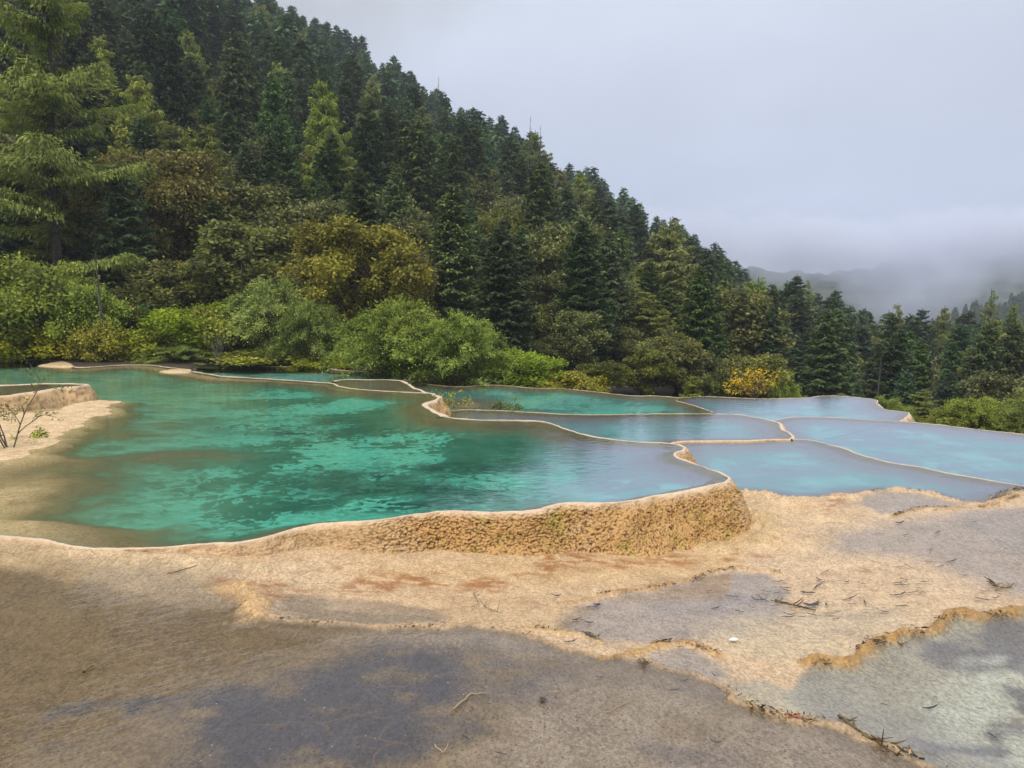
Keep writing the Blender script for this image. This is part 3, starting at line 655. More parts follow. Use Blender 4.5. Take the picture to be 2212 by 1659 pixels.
def unit(v): return v / np.maximum(np.linalg.norm(v, axis=1), 1e-9)[:, None]
def cards(c, d, nrm, ln, wd, tint):
    """rhombus leaves: centre, long axis, normal, length, width"""
    d = unit(d); s = unit(np.cross(d, nrm)); n = len(c)
    ln = np.broadcast_to(ln, n)[:, None]*.5; wd = np.broadcast_to(wd, n)[:, None]*.5
    bend = np.cross(s, d) * ln * .25
    v = np.stack([c - d*ln, c + s*wd + bend*.3, c + d*ln - np.abs(bend)*0, c - s*wd + bend*.3], 1).reshape(-1, 3)
    return v, np.arange(n*4).reshape(-1, 4), np.repeat(tint, 4)
def tubes(paths, sides=5):
    """paths: list of (points (k,3), radii (k))"""
    V, Fc, o = [], [], 0
    for p, r in paths:
        p = np.asarray(p, float); k = len(p); r = np.asarray(r, float)
        t = unit(np.gradient(p, axis=0)); up = np.where(np.abs(t[:, 2:3]) > .9, [[1., 0, 0]], [[0, 0, 1.]])
        a = unit(np.cross(t, up)); b_ = np.cross(t, a)
        th = np.arange(sides) * 2*math.pi / sides
        V.append((p[:, None] + r[:, None, None] * (a[:, None]*np.cos(th)[None, :, None] + b_[:, None]*np.sin(th)[None, :, None])).reshape(-1, 3))
        i = np.arange(k-1)[:, None]*sides + np.arange(sides)[None]; j = np.arange(k-1)[:, None]*sides + (np.arange(sides)[None]+1) % sides
        Fc.append(np.stack([i, j, j+sides, i+sides], -1).reshape(-1, 4) + o); o += k*sides
    return np.vstack(V), np.vstack(Fc)
def trunk_path(h, r, lean, g, n=9, wob=.02):
    z = np.linspace(0, h, n); ph = g.random(4)*6.28
    x = lean[0]*z + wob*h*np.sin(z/h*4+ph[0])*z/h; y = lean[1]*z + wob*h*np.sin(z/h*5+ph[1])*z/h
    return np.stack([x, y, z], 1), r*(1 - .93*z/h) + .01
def conifer(seed, h, r, ncard, size, mode='fir', z0=.10, cone=.85, gaps=.25, ragged=.3):
    g = np.random.default_rng(seed)
    tp, tr = trunk_path(h, .02*h**.9 + .02, g.normal(0, .012, 2), g)
    zs = []; z = z0*h
    step = {'fir': .030, 'larch': .040, 'spruce': .032}[mode] * h
    while z < h*.975:
        zs.append(z); z += step * g.uniform(.6, 1.3) * (1 - .45*z/h)
    B = []
    for z in zs:
        f = z/h; prof = (1-f)**(cone*.78) * (1.0 if f > .22 else .75 + .25*f/.22)
        nb_ = int(g.integers(5, 8)); a0 = g.random()*6.28
        for k in range(nb_):
            if g.random() < gaps*.6: continue
            B.append((z + g.normal(0, .25*step), a0 + k*6.283/nb_ + g.normal(0, .22), max(.05*r, r*prof*g.uniform(1-ragged, 1+ragged*.6)) + .05*size, g.random()))
    B = np.array(B); nbr = len(B); Lb = B[:, 2]
    w = (Lb + .1)**(1.45); idx = g.choice(nbr, ncard, p=w/w.sum())
    s = 1 - g.random(ncard)**1.25*.92; lat = g.normal(0, .42, ncard).clip(-1, 1)
    if mode == 'larch': lat = g.normal(0, .5, ncard).clip(-1, 1)
    Lx = Lb[idx]; az_ = B[idx, 1]; zf = B[idx, 0]/h
    er = np.stack([np.cos(az_), np.sin(az_), 0*az_], 1); et = np.stack([-np.sin(az_), np.cos(az_), 0*az_], 1)
    droop = {'fir': -.22 + .34*zf, 'larch': -.10 + .30*zf, 'spruce': -.16 + .42*zf}[mode]
    hw = (.38*Lx*np.sin(np.clip(s, 0, 1)*math.pi*.80 + .25) + .04)
    x0 = np.interp(B[idx, 0], tp[:, 2], tp[:, 0]); y0 = np.interp(B[idx, 0], tp[:, 2], tp[:, 1])
    zoff = droop*s*Lx + .10*Lx*s**3 - np.abs(lat)*hw*.30
    c = np.stack([x0, y0, B[idx, 0] + zoff], 1) + er*(s*Lx)[:, None] + et*(lat*hw)[:, None]
    th = {'fir': .10, 'larch': .12, 'spruce': .09}[mode]
    hang = g.random(ncard)
    c[:, 2] += g.normal(0, th*.35, ncard) * np.minimum(1, Lx)
    c += g.normal(0, .03, (ncard, 3))
    d = er*(.9 - .3*np.abs(lat))[:, None] + et*(np.sign(lat)*(.35+.5*np.abs(lat)))[:, None]
    d[:, 2] += {'fir': -.12, 'larch': -.25, 'spruce': .05}[mode] + g.normal(0, .22, ncard)
    if mode == 'larch':
        m = hang < .35; c[m, 2] -= g.random(m.sum())*.28*np.minimum(1, Lx[m]); d[m, 2] -= 1.6
    else:
        m = hang < .18; c[m, 2] -= g.random(m.sum())*.12; d[m, 2] -= .7
    d += g.normal(0, .22, (ncard, 3))
    nrm = np.tile([0, 0, 1.], (ncard, 1)) + g.normal(0, .45, (ncard, 3)) + er*.35
    # tip : a leader shoot of short needles
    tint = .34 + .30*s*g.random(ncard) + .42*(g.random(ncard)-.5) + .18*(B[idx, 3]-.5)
    ln = size*g.uniform(.7, 1.35, ncard)*np.clip(.45+Lx*.6, .45, 1.1)
    V, Fq, T = cards(c, d, nrm, ln, ln*{'fir': .42, 'larch': .30, 'spruce': .40}[mode], tint)
    br = []
    for z, a, l_, q in B[g.random(nbr) < .55]:
        e_ = np.array([math.cos(a), math.sin(a), 0]); ss = np.linspace(0, .85, 4)
        zf_ = z/h; dr = {'fir': -.22+.34*zf_, 'larch': -.10+.30*zf_, 'spruce': -.16+.42*zf_}[mode]
        p = np.array([np.interp(z, tp[:, 2], tp[:, 0]), np.interp(z, tp[:, 2], tp[:, 1]), z]) + e_[None]*(ss*l_)[:, None]
        p[:, 2] += dr*ss*l_ + .10*l_*ss**3 - .02
        br.append((p, (.010+.008*l_)*(1-.8*ss)))
    tv, tf = tubes([(tp, tr)] + br, 5)
    return (V, Fq, T), (tv, tf)
def broadleaf(seed, h, w, ncard, size, nclump=34, z0=.22, flat=1.0, ncl_r=.17, stems=1, droop=0.0):
    g = np.random.default_rng(seed)
    # clump centres through the crown volume, pushed outwards; uneven outline
    cs = []
    while len(cs) < nclump:
        p = g.uniform(-1, 1, 3); rr = np.linalg.norm(p)
        if .45 < rr < 1 and p[2] > -.75: cs.append(p * (.78 + .22*g.random()) )
    cs = np.array(cs); cz_ = z0*h + (h - z0*h)*.5
    c = np.stack([cs[:, 0]*w*.5, cs[:, 1]*w*.5, cz_ + cs[:, 2]*(h*(1-z0))*.46*flat], 1)
    rad = w*ncl_r*g.uniform(.6, 1.35, nclump)
    p_ = rad**2*g.uniform(.5, 1.2, nclump); idx = g.choice(nclump, ncard, p=p_/p_.sum())
    v = unit(g.normal(0, 1, (ncard, 3))); rr = g.random(ncard)**.45; rr = np.where(g.random(ncard) < .16, rr*g.uniform(1.0, 1.75, ncard), rr)
    v[:, 2] *= .75
    pos = c[idx] + v*(rr*rad[idx])[:, None] + g.normal(0, .06*rad.mean(), (ncard, 3))
    pos[:, 2] -= droop*rr*rad[idx]*np.abs(v[:, 0])
    d = v*.6 + g.normal(0, .6, (ncard, 3)); d[:, 2] -= .1
    nrm = np.tile([0, 0, .9], (ncard, 1)) + v*.6 + g.normal(0, .5, (ncard, 3))
    ct = g.random(nclump)
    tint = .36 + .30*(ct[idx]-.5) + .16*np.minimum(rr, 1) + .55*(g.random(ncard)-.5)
    keep = pos[:, 2] > .03
    ln = size*g.uniform(.6, 1.35, ncard)
    V, Fq, T = cards(pos[keep], d[keep], nrm[keep], ln[keep], ln[keep]*.6, tint[keep])
    paths = []
    for s_ in range(stems):
        a = g.random()*6.28; bx, by = (0, 0) if stems == 1 else (math.cos(a)*.06*w, math.sin(a)*.06*w)
        n_ = 5; zz = np.linspace(0, cz_*.95, n_)
        sp = np.stack([bx + bx*zz/cz_*2.5 + .03*w*np.sin(zz*1.3+a), by + by*zz/cz_*2.5 + .03*w*np.cos(zz*1.7+a), zz], 1)
        paths.append((sp, np.linspace(.016*h+.012, .006*h+.008, n_)))
        for j in range(s_, nclump, stems):
            f = g.uniform(.3, .95); b0 = np.array([np.interp(f*zz[-1], zz, sp[:, k]) for k in range(3)])
            e_ = c[j]; mid = (b0+e_)/2 + g.normal(0, .05*w, 3)
            q = np.array([b0, b0*.5+mid*.5+g.normal(0, .01*w, 3), mid, e_]); paths.append((q, np.array([.006, .0045, .003, .0012])*h*.9+.004))
            for k in range(3):
                e2 = e_ + g.normal(0, rad[j]*.6, 3); paths.append((np.array([mid*.4+e_*.6, e2]), np.array([.006, .003])))
    tv, tf = tubes(paths, 5)
    tv[:, 2] = np.maximum(tv[:, 2], -.15)
    return (V, Fq, T), (tv, tf)
def fountain(seed, h, w, nstem, ncard, size, bare=.05):
    """a shrub of many arching stems, leafy to the ground"""
    g = np.random.default_rng(seed)
    paths = []; allp = []; alld = []; si = []
    for i in range(nstem):
        a = g.random()*6.28; rr = math.sqrt(g.random()); reach = w*.5*rr*g.uniform(.86, 1.08)
        top = h*math.sqrt(max(0.02, 1 - rr**2.6))*g.uniform(.78, 1.0)
        b0 = np.array([math.cos(a), math.sin(a), 0])*w*.10*rr; n_ = 14; s = np.linspace(0, 1, n_)
        out_ = reach*(s**1.25); zz = top*np.sin(np.minimum(s*1.0, 1)*math.pi*.5*(1.0+.38*rr))/math.sin(math.pi*.5*min(1, 1.0)) 
        p = b0 + np.stack([math.cos(a)*out_, math.sin(a)*out_, zz], 1) + np.cumsum(g.normal(0, .012*w/4, (n_, 3)), 0)
        p[0, 2] = -.05; p[:, 2] = np.maximum(p[:, 2], -.05)
        paths.append((p, np.linspace(.018, .003, n_))); allp.append(p); alld.append(np.gradient(p, axis=0)); si.append(g.random())
    allp = np.array(allp); alld = np.array(alld); si = np.array(si)
    i = g.integers(0, nstem, ncard); u = (1-g.random(ncard)**1.3*.88)*12.99; k = u.astype(int); f = (u-k)[:, None]
    c = allp[i, k]*(1-f) + allp[i, np.minimum(k+1, 13)]*f; d0 = unit(alld[i, k])
    sp = np.abs(g.normal(0, 1, ncard)); off = unit(g.normal(0, 1, (ncard, 3)))
    c = c + off*(sp*.045*w)[:, None]*.7
    d = d0*.6 + off*.8 + g.normal(0, .3, (ncard, 3)); nrm = np.tile([0, 0, .8], (ncard, 1)) + g.normal(0, .7, (ncard, 3)) + unit(c*[1, 1, .6])*.5
    rel = np.linalg.norm(c*[2/w, 2/w, 1/h], axis=1)
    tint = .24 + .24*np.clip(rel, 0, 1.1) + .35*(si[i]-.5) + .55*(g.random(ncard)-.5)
    keep = c[:, 2] > .02; ln = size*g.uniform(.6, 1.4, ncard)
    V, Fq, T = cards(c[keep], d[keep], nrm[keep], ln[keep], ln[keep]*.5, tint[keep])
    tv, tf = tubes(paths, 4)
    return (V, Fq, T), (tv, tf)
def bare(seed, h, w, n=40, r0=.03):
    """leafless branching wood"""
    g = np.random.default_rng(seed); paths = []
    def grow(p, d, l, r, dep):
        k = 5; pts = [p]
        for i in range(k-1):
            d = d + g.normal(0, .16, 3); d /= np.linalg.norm(d); pts.append(pts[-1] + d*l/(k-1))
        paths.append((np.array(pts), np.linspace(r, r*.5, k)))
        if dep > 0:
            for j in range(int(g.integers(2, 4))):
                q = pts[int(g.integers(2, k))]; dd = d + g.normal(0, .55, 3); dd[2] += .15
                grow(q, dd/np.linalg.norm(dd), l*g.uniform(.5, .8), max(r*.5, .004), dep-1)
    for i in range(max(1, n//10)):
        a = g.random()*6.28; d = np.array([math.cos(a)*w/h*.5, math.sin(a)*w/h*.5, 1.]); grow(np.array([math.cos(a)*.1, math.sin(a)*.1, -.05]), d/np.linalg.norm(d), h*.5, r0, 3)
    return tubes(paths, 4)
def snag(seed, h):
    """a dead standing trunk with stubs of branches"""
    g = np.random.default_rng(seed); tp, tr = trunk_path(h, .010*h+.02, g.normal(0, .02, 2), g, wob=.01); paths = [(tp, tr*1.0)]
    for i in range(int(h*5)):
        z = g.uniform(.25, .98)*h; a = g.random()*6.28; l_ = g.uniform(.2, 1.0)*(1.15-z/h)*h*.16
        b0 = np.array([np.interp(z, tp[:, 2], tp[:, 0]), np.interp(z, tp[:, 2], tp[:, 1]), z]); e_ = np.array([math.cos(a), math.sin(a), g.uniform(-.4, .3)])
        paths.append((np.array([b0, b0+e_*l_*.5, b0+e_*l_+[0, 0, .06*l_]]), np.array([.02, .012, .004])*(.5+h*.08)))
    return tubes(paths, 5)

# ---- one of each kind: [crown meshes per variant], [trunk meshes per variant], nominal height and width
KIND = {}
def kind(key, name, leafname, trunkname, mat, barkmat, variants, h, w):
    ms = []
    for (A, B_) in variants:
        ms.append((make_mesh(leafname, A[0], A[1], mat, False, {'tint': A[2]}), make_mesh(trunkname, B_[0], B_[1], barkmat, True)))
    KIND[key] = dict(name=name, leaf=leafname, trunk=trunkname, ms=ms, h=h, w=w)
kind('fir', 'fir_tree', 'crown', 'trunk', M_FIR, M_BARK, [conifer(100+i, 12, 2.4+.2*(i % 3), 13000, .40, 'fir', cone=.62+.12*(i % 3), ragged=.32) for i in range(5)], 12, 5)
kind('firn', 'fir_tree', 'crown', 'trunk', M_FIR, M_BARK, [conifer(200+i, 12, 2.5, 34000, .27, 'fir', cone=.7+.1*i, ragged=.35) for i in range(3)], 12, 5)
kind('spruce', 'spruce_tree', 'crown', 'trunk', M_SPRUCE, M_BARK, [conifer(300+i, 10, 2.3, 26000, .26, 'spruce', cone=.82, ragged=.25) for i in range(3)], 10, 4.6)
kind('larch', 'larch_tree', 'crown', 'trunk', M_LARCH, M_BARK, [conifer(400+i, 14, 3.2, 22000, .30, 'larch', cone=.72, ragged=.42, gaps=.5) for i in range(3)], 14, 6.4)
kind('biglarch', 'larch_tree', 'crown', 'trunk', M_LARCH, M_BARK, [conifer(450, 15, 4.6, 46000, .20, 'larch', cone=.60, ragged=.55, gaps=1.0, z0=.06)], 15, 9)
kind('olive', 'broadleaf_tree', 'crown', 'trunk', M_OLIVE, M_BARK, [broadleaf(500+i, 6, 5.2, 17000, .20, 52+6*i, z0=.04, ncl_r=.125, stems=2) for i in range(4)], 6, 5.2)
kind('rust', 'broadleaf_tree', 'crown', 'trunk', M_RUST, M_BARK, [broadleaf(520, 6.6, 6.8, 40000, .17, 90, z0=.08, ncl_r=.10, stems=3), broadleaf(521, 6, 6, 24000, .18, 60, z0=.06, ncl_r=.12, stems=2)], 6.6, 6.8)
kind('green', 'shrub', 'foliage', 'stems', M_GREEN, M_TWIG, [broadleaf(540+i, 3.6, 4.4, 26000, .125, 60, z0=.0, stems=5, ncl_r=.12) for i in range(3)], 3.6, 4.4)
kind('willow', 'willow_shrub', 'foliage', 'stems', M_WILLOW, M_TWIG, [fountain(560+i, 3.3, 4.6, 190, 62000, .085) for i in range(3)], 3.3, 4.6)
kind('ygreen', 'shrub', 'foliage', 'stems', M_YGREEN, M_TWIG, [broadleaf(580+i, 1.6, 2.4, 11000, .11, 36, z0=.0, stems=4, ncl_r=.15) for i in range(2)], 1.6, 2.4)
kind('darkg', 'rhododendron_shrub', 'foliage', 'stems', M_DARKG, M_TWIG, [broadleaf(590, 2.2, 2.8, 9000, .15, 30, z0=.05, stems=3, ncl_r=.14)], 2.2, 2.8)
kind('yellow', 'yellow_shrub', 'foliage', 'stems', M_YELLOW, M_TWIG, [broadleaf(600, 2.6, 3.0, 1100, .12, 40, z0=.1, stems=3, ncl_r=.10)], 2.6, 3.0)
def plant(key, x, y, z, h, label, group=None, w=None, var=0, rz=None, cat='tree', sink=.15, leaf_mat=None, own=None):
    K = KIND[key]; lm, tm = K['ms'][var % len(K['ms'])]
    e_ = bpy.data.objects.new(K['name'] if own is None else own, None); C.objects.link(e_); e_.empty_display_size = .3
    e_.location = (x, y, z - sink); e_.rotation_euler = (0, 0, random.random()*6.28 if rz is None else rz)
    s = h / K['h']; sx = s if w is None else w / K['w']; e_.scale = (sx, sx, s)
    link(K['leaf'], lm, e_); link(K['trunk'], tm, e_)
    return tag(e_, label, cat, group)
def at(px, depth):                 # ground point below a picture column at a depth
    return (px*1024/2212.0 - 512) / F * depth
def topz(py, depth): return CAMZ + (295 - py*768/1659.0) / F * depth * 1.0
def place(key, px, ptop, depth, label, wpx=None, zb=None, **k):
    x = at(px, depth); zb = float(hill(np.array([x]), np.array([depth]))[0]) if zb is None else zb
    h = topz(ptop, depth) - zb; w = None if wpx is None else wpx*1024/2212/F*depth
    return plant(key, x, depth, zb, h, label, w=w, **k)

HERO = []
def hero(*a, **k):
    a = list(a)
    if a[3] < 31.6: a[3] += 2.2 if a[1] < 740 else (1.6 if a[1] < 1300 else .8)
    HERO.append(place(*a, **k)); return HERO[-1]
# left
hero('biglarch', 140, -20, 36, 'tall yellow-green larch with long drooping boughs at the left edge of the forest', wpx=440)
hero('larch', 330, 560, 35, 'drooping larch sapling between the tall larch and the brown thicket', wpx=230, zb=-.5)
hero('rust', 350, 300, 41, 'wide olive-brown broadleaf tree spreading beside the tall yellow-green larch', wpx=330, own='broadleaf_tree')
hero('olive', 60, 290, 40, 'olive broadleaf tree behind the tall larch, cut by the left edge of the picture', wpx=260)
hero('olive', 440, 400, 43, 'small golden broadleaf tree standing at the right end of the brown thicket', wpx=150)
hero('olive', 380, 545, 35, 'low olive-brown bush in the dark below the larch boughs', wpx=210, cat='bush', var=1, own='bush')
hero('rust', 775, 452, 34, 'round golden-brown tree, the most orange in the forest, above the green shrubs', wpx=345)
hero('rust', 690, 470, 37, 'olive-gold tree leaning out behind the left side of the round golden-brown tree', wpx=190, var=1)
hero('rust', 890, 490, 36, 'yellow-olive tree crowding the right side of the round golden-brown tree', wpx=150, var=1)
hero('firn', 975, 395, 38, 'dark green fir with a pointed top just right of the round golden-brown tree', wpx=175, var=0)
hero('firn', 1078, 462, 41, 'dark fir with a slim top, second fir right of the golden-brown tree', wpx=150, var=1)
# shore shrubs
G1 = dict(cat='shrub')
hero('green', 70, 540, 28.8, 'bright green bushy shrub at the left edge above the far pool rim', wpx=300, **G1)
hero('green', 185, 585, 28.6, 'dense bright green shrub beside the pale dead-leaved sapling', wpx=190, var=1, **G1)
hero('ygreen', 60, 690, 28, 'yellow-tinged low shrub at the foot of the bright green bush on the left', wpx=190, **G1)
hero('ygreen', 210, 690, 27.6, 'yellow-green shrub overhanging the far left rim of the large pool', wpx=120, var=1, **G1)
hero('olive', 270, 650, 30, 'brownish half-bare shrub between the bright green bush and the dark rhododendron', wpx=150, **G1)
hero('darkg', 320, 645, 31, 'dark glossy rhododendron with flat leaf layers', wpx=140, **G1)
hero('ygreen', 300, 700, 28.6, 'yellow low shrub below the dark rhododendron', wpx=160, **G1)
hero('green', 420, 640, 30, 'leafy green shrub with a yellow top right of the rhododendron', wpx=240, var=2, **G1)
hero('ygreen', 470, 645, 29.6, 'yellow-topped shrub between two green shrubs on the far shore', wpx=150, **G1)
hero('willow', 385, 735, 28.6, 'low pale green shrub hanging over the rim behind the large pool', wpx=200, var=1, **G1)
hero('willow', 600, 595, 30, 'tall grey-green willow shrub with bare twigs above it', wpx=270, **G1)
hero('willow', 670, 640, 28.6, 'grey-green willow shrub left of the big domed willow', wpx=170, var=1, **G1)
hero('ygreen', 560, 745, 28.3, 'low yellow-green shrub touching the far turquoise pool', wpx=200, **G1)
hero('ygreen', 690, 765, 27.8, 'small yellow-green shrub at the left foot of the big domed willow', wpx=140, var=1, **G1)
hero('willow', 862, 637, 26.2, 'big domed willow shrub, left half of the pair in front of the forest', wpx=275, zb=-.4, **G1)
hero('willow', 985, 668, 25.4, 'big domed willow shrub, right half of the pair, drooping to the pool rim', wpx=235, var=1, zb=-.5, **G1)
hero('green', 1135, 740, 26.5, 'mid-green feathery shrub just right of the domed willows', wpx=190, zb=-1.0, **G1)
hero('ygreen', 1215, 790, 26, 'yellow-green shrub at the right end of the shrub row', wpx=150, zb=-1.1, **G1)
hero('ygreen', 1265, 800, 26.5, 'low shrub with orange-yellow tips where the forest meets the pool rim', wpx=110, var=1, zb=-1.2, **G1)
# olive trees along the forest foot
for (px, pt, w_, dp, vr, lab) in (
    (1180,590,170,44,0,'olive broadleaf tree above the mid-green feathery shrub'), (1245,655,150,37,1,'brown-olive tree behind the right end of the shrub row'),
    (1140,640,130,38,2,'small olive tree squeezed between the dark fir and the brown-olive tree'), (1330,580,170,46,3,'golden-olive tree half way up the forest edge left of the pale larch'),
    (1300,770,120,34,0,'small dark olive tree right beside the orange-tipped shrub'), (1395,740,130,35,1,'olive tree standing over the far rim below the pale larch'),
    (1460,700,160,37,2,'wide olive-brown tree below the pale larch'), (1350,690,140,41,3,'dim olive tree deep in the forest edge'),
    (1120,500,120,55,2,'rust-olive treetop above the second dark fir'), (1545,760,110,36,0,'small olive tree between the wide olive-brown tree and the yellow-leaved shrub'),
    (1180,720,110,36,2,'low olive tree in the shade right of the domed willows'),
    (1250,600,120,52,0,'dull gold treetop between two firs above the olive trees')):
    hero('olive', px, pt, dp, lab, wpx=w_, var=vr)
hero('larch', 1450, 468, 52, 'tall pale green larch with drooping boughs in the middle of the slope', wpx=210)
hero('larch', 1395, 620, 44, 'pale green larch leaning left below the tall pale larch', wpx=160, var=1)
hero('larch', 1250, 375, 95, 'light green rounded larch near the skyline', wpx=110, var=2)
hero('larch', 1150, 290, 120, 'pale green larch under the two spindly treetops on the skyline', wpx=120, var=1)
hero('larch', 1500, 800, 33, 'small fresh green larch beside the yellow-leaved shrub', wpx=110, var=2, zb=-4)
hero('olive', 1640, 745, 34.5, 'rounded light olive shrub behind the bright yellow leaves', wpx=190, var=1, **G1)
hero('olive', 1575, 770, 33.6, 'pale olive shrub on the left of the bright yellow leaves', wpx=100, var=2, **G1)
hero('willow', 1690, 790, 33.5, 'light green shrub on the right of the bright yellow leaves', wpx=110, **G1)
hero('yellow', 1630, 772, 31.2, 'shrub with bright yellow leaves behind the far rim', wpx=125, zb=-2.0, **G1)
# right
hero('spruce', 1960, 785, 31, 'fresh green young spruce behind the right end of the far pools', wpx=120, var=0, own='young_spruce')
hero('spruce', 1856, 815, 33, 'small round-topped young spruce left of the fresh green one', wpx=90, var=1, own='young_spruce')
hero('larch', 2005, 830, 30, 'light green feathery sapling on the slope below the fresh green spruce', wpx=120, zb=-3.2)
hero('willow', 1920, 850, 29.5, 'low light green bush behind the orange lump of the rim', wpx=130, zb=-2.5, **G1)
hero('olive', 2170, 790, 27, 'sparse olive-yellow shrub at the right edge', wpx=170, zb=-3.0, **G1)
hero('willow', 2120, 850, 26, 'rounded olive shrub by the rim at the right edge', wpx=190, var=1, zb=-2.6, **G1)
hero('ygreen', 2060, 880, 27, 'small olive shrub in front of the spruces on the right', wpx=110, zb=-2.4, **G1)
hero('willow', 2260, 830, 25, 'leafy shrub cut by the right edge of the picture', wpx=190, zb=-2.5, **G1)
for (px, pt, w_, dp, k_, vr, lab) in (
    (1800,622,110,88,'firn',0,'lone fir with a spiky top standing clear of the trees in front of the mist'),
    (1705,590,130,78,'firn',1,'tall dark fir at the foot of the slope, left of the misty gap'),
    (1740,600,60,80,'larch',0,'slim pale larch touching the tall dark fir at the misty gap'),
    (1855,690,150,62,'spruce',2,'blue-green spruce with yellow lower boughs'), (1760,700,150,58,'firn',2,'broad dark fir below the misty gap'),
    (1935,650,90,84,'larch',1,'pale green larch with a thin top between dark firs on the right'), (2035,655,80,86,'larch',2,'yellowish larch right of the thin-topped larch'),
    (2140,620,90,80,'larch',0,'yellow-green larch in front of the dark blue ridge'), (2190,650,90,70,'larch',1,'tall yellow-green larch at the right edge'),
    (1985,662,120,74,'firn',0,'dark wide fir between the thin-topped larch and the yellowish larch'), (2080,690,150,58,'spruce',0,'broad spruce in the middle of the trees on the right'),
    (1980,740,130,50,'spruce',1,'green spruce behind the dead grey trunk'), (2140,720,150,48,'spruce',2,'dark spruce near the right edge above the olive shrub'),
    (1900,730,120,52,'firn',1,'dark fir between the two dead trunks'), (1800,760,130,47,'firn',2,'dark low fir above the far blue pool'),
    (1700,700,150,52,'firn',0,'dark shaggy fir right of the yellow-leaved shrub'), (2050,790,130,40,'spruce',1,'green spruce on the slope right of the dead grey trunk'),
    (2210,700,160,46,'firn',2,'dark fir cut by the right edge of the picture')):
    hero(k_, px, pt, dp, lab, wpx=w_, var=vr)

# dead trunks, bare twigs
def wood(name, mesh, x, y, z, label, cat, mat, sc_=1, rz=0, group=None):
    m = make_mesh(name, mesh[0], mesh[1], mat, True); o = link(name, m, None, (x, y, z), rz); o.scale = (sc_,)*3
    return tag(o, label, cat, group)
def hz(x, y): return float(hill(np.array([x]), np.array([y]))[0])
for (px, pt, dp, sd_, lab) in ((2012,755,34,1,'bleached dead trunk with short stubs on the right'), (1905,765,36,2,'thin dead grey trunk left of the bleached one'), (1143,265,118,3,'spindly dying treetop, the taller of the two on the skyline'), (1165,285,118,4,'spindly treetop right beside the taller one on the skyline'),
                               (950,186,130,5,'bare twisted treetop poking above the skyline firs'), (608,625,31.5,6,'thin dead stem with a rusty top among the willow shrubs'), (222,545,29.5,7,'pale sapling with withered leaves beside the bright green bush')):
    x = at(px, dp); zb = max(hz(x, dp), -4 if dp > 100 else -50); zt = topz(pt, dp)
    if dp > 100: zb = zt - 9
    if sd_ in (6, 7): zb = max(zb, zt - 2.6)
    o = wood('dead_tree', snag(700+sd_, max(.8, zt-zb)), x, dp, zb, lab, 'dead tree', M_GREYBARK)
for (px, pt, dp, w_, sd_, lab) in ((575,560,31,2.6,1,'leafless grey twigs rising behind the tall willow shrub'), (655,560,32,2.0,2,'bare twigs between the willow shrub and the golden-brown tree'), (470,700,29,1.6,3,'dark leafless twigs inside the yellow-topped shrub')):
    x = at(px, dp); zt = topz(pt, dp); wood('bare_shrub', bare(720+sd_, zt, w_, 60, .022), x, dp, 0, lab, 'shrub', M_GREYBARK)

# ---- the forest on the slope : individual firs, larches and broadleaf trees, then the far remainder as one mass
g = np.random.default_rng(42)
used = [(o.location.x, o.location.y) for o in HERO if o.location.y > 33]
cand = []
cell = {}
def free(x, y, dmin):
    i, j = int(x//6), int(y//6)
    for a in range(i-1, i+2):
        for b_ in range(j-1, j+2):
            for (p, q) in cell.get((a, b_), ()):
                if (x-p)**2 + (y-q)**2 < dmin*dmin: return False
    return True
skyv = lambda c: np.interp(c, colx, vtop)
def add_c(x, y): cand.append((x, y)); cell.setdefault((int(x//6), int(y//6)), []).append((x, y))
M_ = 26000
tc_ = g.uniform(-60, 1090, M_); tf_ = np.interp(tc_, colx, fdep); tr_ = np.interp(tc_, colx, rdep)
ty_ = tf_ + 3 + (tr_ - tf_ - 3) * g.random(M_)**.72; tx_ = (tc_-512)/F*ty_; tz_ = hill(tx_, ty_)
for c, x, y, z in zip(tc_, tx_, ty_, tz_):
    if (z + 1 - CAMZ) / y > .385: continue
    dmin = 2.2 + y*.0185
    if c > 780: dmin = 2.6 + y*.014
    if not free(x, y, dmin): continue
    if y < 60 and any((x-a)**2 + (y-b_)**2 < 5 for a, b_ in used): continue
    add_c(x, y)
cc = 270.0
while cc < 1060:           # a closed rank along the ridge, so that the skyline is made of trees
    r = float(np.interp(cc, colx, rdep)); y = r*g.uniform(.95, 1.0); cand.append(((cc-512)/F*y, y)); cc += g.uniform(6, 13)*150/r
cand.sort(key=lambda p: p[1])
nfir = 0; rest = []
def zone(c, y, t, ridge):
    """which stand of the forest a fir belongs to : (label, group)"""
    if c > 900: return 'dark fir in the low wood on the right, beyond the far blue pool', 'firs of the low wood on the right'
    if c > 790: return 'dark fir in the low wood below the misty gap', 'firs below the misty gap'
    if ridge and c < 420: return 'blurred fir on the highest part of the skyline, half lost in the mist', 'firs fading into mist on the high skyline'
    if ridge and c < 600: return 'fir with a bare pointed top on the middle part of the skyline', 'firs on the middle skyline'
    if ridge: return 'fir on the lower skyline running down to the misty gap', 'firs on the lower skyline'
    if c < 230: return 'near-black fir standing in the shade behind the tall yellow-green larch', 'shaded firs behind the tall larch'
    if c < 420: return ('dark fir on the slope straight above the golden-brown tree' if y > 60 else 'dark fir right behind the golden-brown tree'), ('firs above the golden-brown tree' if y > 60 else 'firs behind the golden-brown tree')
    if c < 600: return ('dark fir in the middle of the slope, under the spindly skyline treetops' if y > 70 else 'dark fir low on the slope behind the olive trees'), ('firs in the middle of the slope' if y > 70 else 'firs behind the olive trees')
    return ('dark fir on the slope right of the tall pale larch' if y > 60 else 'dark fir above the yellow-leaved shrub'), ('firs right of the tall pale larch' if y > 60 else 'firs above the yellow-leaved shrub')
def side(c): return 'left part' if c < 330 else ('middle' if c < 600 else ('lower end' if c < 790 else 'right-hand wood'))
